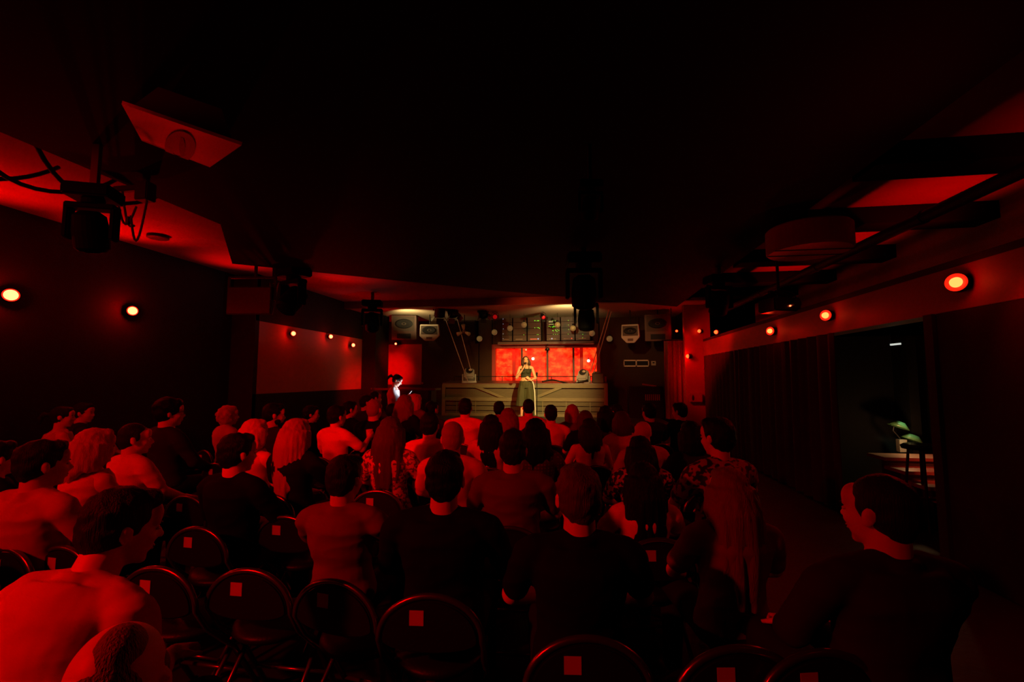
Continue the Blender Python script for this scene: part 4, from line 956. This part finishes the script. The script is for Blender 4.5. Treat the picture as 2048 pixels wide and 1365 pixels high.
# desc, px, top py, scale px/m, options
P = [
 ('woman with dark tied-back hair and bare shoulders, behind the pale-shirted man at left edge', 'woman in the far left', 134, 808, 175, dict(fem=True, hair='pony', hc='dark', shirt='light', sleeve='none', hyaw=-.5)),
 ('dim short-haired person just right of the far left woman, face in profile', 'dim person at the far left', 174, 803, 160, dict(hair='short', hc='dark', shirt='charcoal', hyaw=-.5)),
 ('dark-haired man in pale shirt at the left edge, large, head turned right', 'man in pale shirt at the left edge', 102, 872, 375, dict(hair='short', hc='dark', shirt='light', hyaw=-.35, vox=.009, wide=1.08)),
 ('blonde woman with straight shoulder-length hair beside the man in the bright white t-shirt', 'blonde woman at the left', 204, 847, 292, dict(fem=True, hair='long', hc='blonde', shirt='white', sleeve='none', hyaw=-.3, hlen=.22)),
 ('man in bright white t-shirt seen from behind, short dark hair, sharp profile', 'man in bright white t-shirt at the left', 280, 841, 290, dict(hair='crop', hc='dark', shirt='white', hyaw=-.55, vox=.009, wide=1.0)),
 ('tall dim man with glasses in profile, dark top, behind the white t-shirt man', 'tall man with glasses', 348, 793, 205, dict(hair='curly', hc='black', shirt='charcoal', sleeve='long', hyaw=-.5, glasses=True)),
 ('dim person cut by the left photo edge at head height', 'dim person at the left photo edge', 8, 876, 300, dict(hair='short', hc='dark', shirt='black', sleeve='long')),
 ('woman with fluffy blonde bob and pale top, seated alone near the black left wall', 'woman with fluffy blonde bob', 463, 807, 165, dict(fem=True, hair='bobcurly', hc='blonde', shirt='light', hyaw=-.35)),
 ('woman with long blonde hair and pale top, beside the bearded man', 'woman with long blonde hair', 517, 831, 232, dict(fem=True, hair='long', hc='blonde', shirt='white', sleeve='none', hlen=.24, hyaw=-.25)),
 ('dark-haired person in black top in front of the long blonde woman', 'dark-haired person in black', 484, 860, 320, dict(hair='short', hc='black', shirt='black', sleeve='long', hyaw=-.35, vox=.009)),
 ('bearded dark-haired man in profile, dim dark shirt', 'bearded man', 553, 803, 180, dict(hair='short', hc='black', shirt='charcoal', sleeve='long', hyaw=-.55, beard=True, hpitch=-.1)),
 ('woman in black, very long light hair half tied up, left of grey t-shirt man', 'woman with half-tied long hair', 600, 829, 255, dict(fem=True, hair='halfup', hc='fair', shirt='black', sleeve='short', hlen=.52, hyaw=-.2, arms=('lap', 'out'), vox=.009)),
 ('dark-haired woman in profile, barely lit, behind the half-tied long hair', 'barely lit woman', 626, 808, 150, dict(fem=True, hair='short', hc='black', shirt='black', sleeve='long', hyaw=-.7)),
 ('dark-haired woman in bright pale blouse holding a drink, centre left', 'woman with the drink', 678, 806, 175, dict(fem=True, hair='short', hc='black', shirt='white', hyaw=-.3, arms=('lap', 'drink'))),
 ('dim person behind and right of the woman with the drink', 'dim person behind the drink', 703, 800, 135, dict(hair='short', hc='black', shirt='black', sleeve='long', hyaw=-.4)),
 ('man with short grey hair in dark shirt, left of the phone user', 'grey-haired man in dark shirt', 752, 795, 165, dict(hair='crop', hc='grey', shirt='black', sleeve='long')),
 ('dim person farthest back at the left, left of the grey-haired man', 'dim person at the back left', 736, 788, 118, dict(hair='short', hc='dark', shirt='charcoal', hyaw=-.5)),
 ('small red-lit person by the high table, behind the grey-haired man', 'person by the high table', 753, 780, 108, dict(hair='crop', hc='dark', shirt='dull', hyaw=-.3)),
 ('large man in grey t-shirt seen squarely from behind, short dark hair, near centre left', 'man in grey t-shirt', 697, 902, 435, dict(hair='short', hc='dark', shirt='grey', hyaw=-.12, hpitch=-.1, vox=.008, wide=1.06, cpos=(672, 1157), ct=-.15, arms=('cross', 'cross'))),
 ('dark-haired head just below the phone user, seen from behind', 'dark head below the phone user', 787, 805, 140, dict(hair='short', hc='black', shirt='black', sleeve='long')),
 ('woman with very long auburn hair down to the chair back, pale floral top', 'woman with long auburn hair', 785, 826, 235, dict(fem=True, hair='long', hc='brown', shirt='floral_light', hlen=.48)),
 ('auburn-haired woman in black top beside the blonde woman near the booth corner', 'auburn-haired woman in black', 813, 785, 140, dict(fem=True, hair='long', hc='auburn', shirt='black', sleeve='long', hlen=.26)),
 ('blonde woman lit orange, face in profile, left of the booth', 'orange-lit blonde woman', 833, 784, 128, dict(fem=True, hair='bob', hc='blonde', shirt='dull', hyaw=-.5)),
 ('dark-haired man in bright white t-shirt left of the short-haired fair man', 'dark-haired man in white t-shirt, centre left', 862, 820, 232, dict(hair='short', hc='black', shirt='white')),
 ('dim dark-haired person directly in front of the booth left corner', 'dim person at the booth corner', 866, 800, 140, dict(hair='short', hc='black', shirt='charcoal', hyaw=-.3)),
 ('man with cropped fair hair and white shirt, in front of the tall white t-shirt man', 'man with cropped fair hair', 907, 837, 262, dict(hair='crop', hc='fair', shirt='white', hyaw=.15)),
 ('tall man with black hair and wide white t-shirt, head against the booth planks', 'tall man in wide white t-shirt', 932, 794, 150, dict(hair='short', hc='black', shirt='white', wide=1.12)),
 ('woman with long black wavy hair and pale sides, left of the dull red t-shirt man', 'woman with long black wavy hair', 983, 823, 225, dict(fem=True, hair='long', hc='black', shirt='light', hlen=.42)),
 ('small dark head against the booth planks, left of the performer', 'small dark head by the booth', 999, 800, 130, dict(hair='short', hc='black', shirt='black')),
 ('woman with reddish long hair right below the performer\'s feet', 'woman with reddish long hair', 1017, 811, 175, dict(fem=True, hair='long', hc='auburn', shirt='dull', hlen=.3)),
 ('dark-haired man in peach-lit shirt directly below the performer', 'man directly below the performer', 1057, 795, 140, dict(hair='crop', hc='black', shirt='cream', wide=1.1)),
 ('woman with long straight black hair in dotted dark top, centre', 'woman in dotted top', 1071, 829, 238, dict(fem=True, hair='long', hc='black', shirt='dots', hlen=.3)),
 ('man in dull red t-shirt seen from behind, centre, dark short hair', 'man in dull red t-shirt', 1027, 852, 318, dict(hair='short', hc='dark', shirt='dull', vox=.009, wide=1.05)),
 ('broad man in black shirt in the centre foreground, thick dark hair, lit neck', 'man in black, centre foreground', 893, 892, 455, dict(hair='short', hc='black', shirt='black', sleeve='long', hyaw=.06, vox=.008, wide=1.12)),
 ('black-haired man in bright white t-shirt right of the performer', 'man in white t-shirt right of the performer', 1101, 807, 172, dict(hair='short', hc='black', shirt='white')),
 ('blonde person with warm-lit rim, in front of the right booth brace', 'blonde by the right booth brace', 1143, 805, 150, dict(fem=True, hair='bob', hc='fair', shirt='dull')),
 ('brown-haired woman right of the blonde at the right booth brace', 'brown-haired woman at the right brace', 1169, 816, 175, dict(fem=True, hair='bob', hc='brown', shirt='black')),
 ('woman with long dark hair and pale halter top crossed by black straps', 'woman in halter top', 1177, 831, 236, dict(fem=True, hair='long', hc='dark', shirt='light', sleeve='none', hlen=.3)),
 ('dark long-haired woman at the right end of the booth', 'dark long-haired woman at the booth end', 1209, 807, 150, dict(fem=True, hair='long', hc='black', shirt='dull', hlen=.28)),
 ('woman with brown shoulder-length bob and pale sweater, right of centre', 'woman in pale sweater', 1241, 817, 200, dict(fem=True, hair='bob', hc='brown', shirt='white', sleeve='long')),
 ('dark-haired person half hidden behind the pale sweater woman', 'person behind the pale sweater', 1231, 806, 135, dict(hair='short', hc='black', shirt='black', hyaw=.4)),
 ('bald man in light t-shirt right of centre, red light on his scalp', 'bald man', 1283, 836, 250, dict(hair='bald', shirt='light', hyaw=.05)),
 ('dark-haired person beyond the bald man, facing the stage', 'person beyond the bald man', 1295, 803, 150, dict(hair='short', hc='black', shirt='charcoal')),
 ('woman with very long black hair and black and white floral blouse', 'woman in floral blouse', 1277, 864, 345, dict(fem=True, hair='long', hc='black', shirt='floral', hlen=.45, wide=1.1, vox=.009)),
 ('dark-haired woman with pale blouse and bright bare shoulders behind the short-haired person in black', 'woman in pale blouse', 1282, 925, 430, dict(fem=True, hair='long', hc='black', shirt='white', hlen=.46, sleeve='short', vox=.009)),
 ('person with short brown hair and black t-shirt, bright nape, right foreground', 'short-haired person in black t-shirt', 1154, 917, 520, dict(fem=False, hair='short', hc='brown', shirt='black', wide=1.04, hyaw=.1, vox=.008)),
 ('dim short-haired person near the right pier, far back', 'dim person near the pier', 1356, 803, 145, dict(hair='short', hc='black', shirt='black', hyaw=.3)),
 ('dim wide dark-haired person in charcoal top right of the bald man', 'dim person in charcoal', 1378, 835, 265, dict(fem=True, hair='bob', hc='black', shirt='charcoal', sleeve='long')),
 ('dark-haired woman in black and white ruffled top at the right', 'woman in ruffled top', 1428, 826, 290, dict(fem=True, hair='short', hc='black', shirt='ruffle', hyaw=.35)),
 ('large woman with long brown hair over her back and dull shirt, right foreground', 'long brown-haired woman, right foreground', 1450, 922, 535, dict(fem=True, hair='long', hc='lightbrown', shirt='grey', hlen=.5, hyaw=.12, vox=.008, wide=1.1, cpos=(1478, 1288))),
 ('dim man in dark jacket at the far right foreground, ear and jaw faintly lit', 'man in dark jacket at the far right', 1740, 932, 555, dict(hair='crop', hc='dark', shirt='charcoal', sleeve='long', hyaw=.35, vox=.008, wide=1.15, cpos=(1640, 1296))),
 ('big man leaning forward in white t-shirt, lower left, dark hair with shine', 'man leaning forward at the lower left', 262, 992, 600, dict(hair='short', hc='dark', shirt='light', hyaw=-.45, lean=.45, hpitch=-.2, legs='wide', vox=.008, wide=1.1)),
 ('balding man with bright scalp, closest to the camera at the bottom left', 'balding man at the bottom left', 262, 1212, 1080, dict(hair='balding', hc='lightbrown', shirt='white', hyaw=.45, lean=-.02, vox=.008, hpitch=-.2)),
]
# spread neighbours along their sight lines until nobody shares a seat
D_ = [F/p[4] for p in P]
def hip(i):
    px, py = P[i][2], P[i][3]; q = atD(px, py, D_[i]); fc = facing(q.x, q.y); lean = P[i][5].get('lean', -.06); off = .035+.62*math.sin(lean)
    return q.x+math.sin(fc)*off, q.y-math.cos(fc)*off
for it in range(60):
    moved = 0
    H_ = [hip(i) for i in range(len(P))]
    for i in range(len(P)):
        for j in range(i+1, len(P)):
            ds = math.hypot(H_[i][0]-H_[j][0], H_[i][1]-H_[j][1])
            if ds < .62:
                a, b_ = (i, j) if D_[i] < D_[j] else (j, i); k = (.62-ds)*.25
                wa = .3 if D_[a] < 2.6 else 1; D_[a] -= k*wa*.6; D_[b_] += k; moved += 1
    if not moved: break
print('RELAX', it, moved, [round(F/p[4]-q, 2) for p, q in zip(P, D_)])
import time; T0 = time.time()
for i, (lab, short, px, py, s, o) in enumerate(P):
    o = dict(o); d = D_[i]; top = atD(px, py, d); zt = min(1.44, max(1.1, top.z))
    fc = facing(top.x, top.y, random.Random(i).uniform(-.06, .06))
    lean = o.get('lean', -.06)
    off = .035 + .62*math.sin(lean)*1.0
    # head sits ahead of / behind the hips along the facing direction
    x = top.x+math.sin(fc)*off; y = top.y-math.cos(fc)*off
    if lean > .2: zt += .10
    o.setdefault('vox', .012 if s < 260 else .010)
    cb_ = {k: o.pop(k) for k in ('cb', 'ct', 'cpos') if k in o}
    person(lab, (x, y), fc, zt, seed=i+1, **o)
    if lean <= .2:
        cb = cb_.get('cb', .07); cx_, cy_ = x+math.sin(fc)*cb, y-math.cos(fc)*cb; fc_ = fc+cb_.get('ct', 0)
        if 'cpos' in cb_:
            q_ = cb_['cpos']; q_ = atD(q_[0], q_[1], F/((q_[1]-757)/(1.6-.777))); cx_, cy_ = q_.x-math.sin(fc_)*.205, q_.y+math.cos(fc_)*.205
        chair((cx_, cy_, 0), fc_, 'black arched folding chair occupied by the '+short)
    else: chair((x-.02, y-.02, 0), fc, 'black arched folding chair under the '+short)
print('PEOPLE', time.time()-T0)
for lab, px, py, s in [('empty folding chair with bright arched rim, nearest in the lower left foreground', 500, 1135, 440),
                    ('empty folding chair behind the leaning man at the lower left', 318, 1131, 440),
                    ('empty folding chair between the grey t-shirt man and the woman with auburn hair', 790, 957, 262),
                    ('empty folding chair behind the bright white t-shirt man', 375, 990, 292),
                    ('empty folding chair left of the grey t-shirt man, second row back', 462, 1003, 315),
                    ('empty folding chair partly hidden by the left shoulder of the grey t-shirt man', 572, 1030, 345),
                    ('empty folding chair at the bottom left edge behind the pale shirt man', 18, 1093, 420),
                    ('empty folding chair in front of the leaning man, left', 128, 1090, 430),
                    ('empty folding chair right of the bright white t-shirt man, far row', 352, 916, 200),
                    ('empty folding chair below the fluffy blonde bob woman', 432, 926, 215)]:
    z = .777; d = F/((py-757)/(1.6-z)); p = atD(px, py, d); fc = facing(p.x, p.y)
    chair((p.x-math.sin(fc)*.205, p.y+math.cos(fc)*.205, 0), fc, lab)

# ---- drink in a clear cup
t_, ap_, g_ = HANDS[14]
wr_ = Vector(ap_[1][2])+Vector((-.055, .075, .022))
p = Vector(t_.location)+Matrix.Rotation(t_.rotation_euler.z, 3, 'Z') @ (wr_*g_)+Vector((0, 0, .07))
t = thing('drink_cup', 'clear plastic cup of drink held up beside the woman in the bright pale blouse', 'cup', (p.x, p.y, p.z-.13))
MB().lathe([(.028, 0), (.04, .12), (.037, .12), (.026, .006)], (0, 0, 0), 20).build('cup_wall', mat('cup_clear', (.5, .45, .42), .15), t, smooth=True)
MB().lathe([(.025, .01), (.034, .09), (.002, .09)], (0, 0, 0), 20).build('drink', mat('drink_amber', (.3, .12, .05), .2), t)

# ---- standing figures
def limb(b, pts, rad, seg=14):
    for (a, ra), (c_, rb) in zip(zip(pts, rad), zip(pts[1:], rad[1:])): b.cap(a, ra, c_, rb, seg)
def performer():
    fp = atY(1052, 830, 12.05); z0 = .54
    t = thing('person', 'performer in green crop top and wide olive trousers with white stripe, speaking into a microphone', 'person', (fp.x, fp.y, z0), math.pi+.08)
    # local: faces +Y, so her right hand is +X after the half turn (left in the photo)
    b = MB(); R0 = np.eye(3)
    prof = [((0, 0, .86), .155, .11), ((0, 0, .94), .165, .115), ((0, 0, 1.02), .14, .1), ((0, 0, 1.08), .118, .085), ((0, 0, 1.16), .122, .088), ((0, .005, 1.24), .142, .105), ((0, 0, 1.31), .148, .095), ((0, -.01, 1.36), .12, .07), ((0, -.01, 1.39), .07, .05)]
    b.rings([(c, (rx, 0, 0), (0, ry, 0)) for c, rx, ry in prof], 26)
    for k in (-1, 1):
        b.ell((k*.055, .085, 1.235), (.052, .04, .05), 14); b.cap((0, -.01, 1.375), .04, (k*.13, -.01, 1.35), .042); b.ell((k*.155, -.01, 1.335), (.045, .045, .05), 12)
    c, R = head_frame((0, .03, 1.53), .12, .05, .05)
    b.cap((0, -.01, 1.36), .05, c+R @ np.array((0, -.02, -.05)), .045, 16)
    add_head(b, c, R, True, .96)
    m_ = c+R @ np.array((.015, .125, -.075))         # microphone head at the mouth
    # her right arm (+x): bent up holding the microphone
    sh, el, wr = (.165, -.01, 1.325), (.245, .03, 1.075), m_+np.array((.055, .02, -.13))
    limb(b, [sh, el], [.044, .037]); limb(b, [el, wr], [.038, .023])
    hand(b, wr, (-.35, -.1, 1), (-.7, -.6, 0), 1.0, .93, 1)
    # her left arm (-x): hand spread over the stomach
    sh, el, wr = (-.165, -.01, 1.325), (-.255, -.02, 1.06), (-.13, .16, 1.01)
    limb(b, [sh, el], [.044, .037]); limb(b, [el, wr], [.038, .023])
    hand(b, wr, (.55, .12, .45), (.1, -1, 0), .12, .95, -1)
    for k in (-1, 1):
        limb(b, [(k*.085, 0, .88), (k*.1, .02, .48), (k*.115, -.0, .1)], [.082, .052, .034])
        b.cap((k*.115, -.01, .06), .036, (k*.125, .14, .03), .026)
    me = remesh(b, .0065, 3, 'body'); link('body', me, mat('skin_stage', (.6, .35, .2), .5, spec=.3), t)
    s = MB(); s.rings([(c_, (rx+.012, 0, 0), (0, ry+.012, 0)) for c_, rx, ry in prof[3:7]], 26)
    for k in (-1, 1):
        s.ell((k*.055, .088, 1.235), (.06, .048, .058), 14)
        s.tube([(k*.085, .1, 1.27), (k*.085, .06, 1.36), (k*.08, .0, 1.41), (k*.08, -.06, 1.37), (k*.07, -.105, 1.3)], .011, 8)
    M_green = mat('green_knit', (.02, .028, .009), .8, bump=.3, bscale=80)
    link('crop_top', remesh(s, .007, 2, 'crop_top'), M_green, t)
    s = MB(); s.rings([((0, 0, .99), (.155, 0, 0), (0, .115, 0)), ((0, 0, .9), (.185, 0, 0), (0, .135, 0)), ((0, 0, .8), (.19, 0, 0), (0, .13, 0))], 26)
    for k in (-1, 1):
        s.rings([((k*.085, 0, .86), (.105, 0, 0), (0, .12, 0)), ((k*.115, .01, .6), (.12, 0, 0), (0, .13, 0)), ((k*.135, .01, .33), (.135, 0, 0), (0, .14, 0))] if k > 0 else
                [((k*.085, 0, .86), (.105, 0, 0), (0, .12, 0)), ((k*.11, .01, .5), (.115, 0, 0), (0, .13, 0)), ((k*.115, .01, .09), (.12, 0, 0), (0, .14, 0))], 24)
    tr = remesh(s, .009, 3, 'trousers')
    displace(tr, lambda p: noise.noise(Vector((p[0]*22, p[1]*22, p[2]*3)))*.014)
    link('trousers', tr, mat('olive_cloth', (.04, .045, .012), .8, bump=.2, bscale=30), t)
    s = MB(); s.tube([(-.178, .03, .98), (-.205, .03, .88), (-.23, .03, .7), (-.238, .03, .45), (-.245, .03, .1)], .013, 8); s.build('side_stripe', mat('stripe_white', (.8, .78, .7), .7), t)
    for k in (-1, 1):
        s = MB(); s.ell((k*.12, .06, .035), (.045, .12, .035), 14); s.box((k*.12, .05, .008), (.085, .24, .016)); link('shoe', remesh(s, .01, 2, 'shoe'), M_shoe, t)
    link('hair', hair_mesh('long', c, R, True, .95, .009, 77, .2), hairmat('brown'), t)
    face_bits(t.children[0], c, R, .96, 'dark')
    # microphone: a thing of its own, held at the mouth
    Rw = np.array(Euler((0, 0, math.pi+.08)).to_matrix()); L2W = lambda v: Vector(Rw @ np.array(v))+Vector((fp.x, fp.y, z0))
    a, b_ = L2W(np.array(m_)), L2W(np.array(m_)+np.array((.05, .03, -.2)))
    mt = thing('microphone', 'black handheld microphone raised to the performer\'s mouth', 'microphone', a)
    v = (b_-a); R2 = v.to_track_quat('Z', 'Y').to_matrix()
    MB().ell((0, 0, 0), (.026, .026, .026), 16).build('mic_grille', M_metal, mt, smooth=True)
    MB().lathe([(.022, .015), (.02, .06), (.014, .2), (.002, .2)], (0, 0, 0), 16, R2).build('mic_handle', M_black, mt)
performer()
def phone_user():
    p = atD(788, 800, F/97); fz = facing(p.x, p.y)-.0
    rz = -math.pi/2+.15
    t = thing('person', 'person with tied dark hair standing side-on in a white t-shirt, face lit by a phone', 'person', (p.x, p.y, 0), rz)
    b = MB()
    prof = [((0, 0, .86), .15, .11), ((0, 0, .95), .16, .115), ((0, 0, 1.05), .13, .1), ((0, -.01, 1.15), .13, .1), ((0, -.015, 1.27), .15, .11), ((0, -.01, 1.36), .15, .09), ((0, 0, 1.41), .08, .055)]
    b.rings([(c, (rx, 0, 0), (0, ry, 0)) for c, rx, ry in prof], 26)
    c, R = head_frame((0, .06, 1.55), 0, -.5)
    b.cap((0, 0, 1.38), .052, c+R @ np.array((0, -.03, -.05)), .048, 16); add_head(b, c, R, True, .98)
    for k in (-1, 1):
        b.cap((0, -.0, 1.4), .04, (k*.14, -.01, 1.37), .044); b.ell((k*.165, -.01, 1.35), (.048, .048, .05), 12)
        sh, el, wr = (k*.172, -.01, 1.34), (k*.2, .06, 1.08), (k*.05, .27, 1.2)
        limb(b, [sh, el], [.045, .038]); limb(b, [el, wr], [.038, .024]); hand(b, wr, (-k*.2, .7, .7), (-k*1, .1, .2), .7, .95, k)
        limb(b, [(k*.085, 0, .88), (k*.09, .01, .48), (k*.095, -.02, .1)], [.082, .055, .036]); b.cap((k*.095, -.03, .06), .036, (k*.1, .12, .03), .026)
    link('body', remesh(b, .0075, 3, 'body'), M_skin, t)
    s = MB(); s.rings([(c_, (rx+.018, 0, 0), (0, ry+.018, 0)) for c_, rx, ry in prof[:6]], 26)
    for k in (-1, 1):
        s.cap((k*.02, -.0, 1.385), .04, (k*.14, -.01, 1.37), .054); s.cap((k*.168, -.01, 1.345), .062, (k*.19, .035, 1.18), .056)
    me = remesh(s, .009, 3, 'shirt'); displace(me, lambda p: noise.noise(Vector((p[0]*9, p[1]*9, p[2]*9)))*.008); link('shirt', me, shirtmat('white'), t)
    s = MB(); s.loft([((0, 0, .8), .16, .125), ((0, 0, .97), .165, .125)], 20)
    for k in (-1, 1): limb(s, [(k*.085, 0, .85), (k*.09, .01, .48), (k*.095, -.02, .1)], [.1, .075, .06])
    link('trousers', remesh(s, .011, 3, 'trousers'), M_trs['black'], t)
    for k in (-1, 1):
        s = MB(); s.ell((k*.1, .05, .04), (.045, .12, .04), 14); s.box((k*.1, .04, .008), (.085, .24, .016)); link('shoe', remesh(s, .01, 2, 'shoe'), M_shoe, t)
    link('hair', hair_mesh('pony', c, R, True, .98, .009, 55, .2), hairmat('black'), t)
    face_bits(t.children[0], c, R, .98, 'black')
    Rw = Matrix.Rotation(rz, 3, 'Z'); q = Rw @ Vector((0, .335, 1.28))+Vector((p.x, p.y, 0))
    ph = thing('smartphone', 'glowing smartphone held by the standing person in white', 'phone', q, rz)
    Rp = Euler((math.radians(-35), 0, 0)).to_matrix()
    MB().box((0, 0, 0), (.075, .009, .155), Rp).build('phone_body', M_black, ph, bevel=.003)
    MB().box(Rp @ Vector((0, -.006, 0)), (.066, .003, .14), Rp).build('phone_screen', mat('screen_glow', (.5, .5, .6), .3, emit=(.75, .8, 1), estr=4), ph)
    dv = Rw @ Vector((0, -.8, .6))
    lamp('SPOT', 'screen_light', q+Rw @ Vector((0, -.04, .02)), 9, (.8, .85, 1), q+dv*1.0+Vector((0, 0, -.1)), .04, 120, .9)
phone_user()
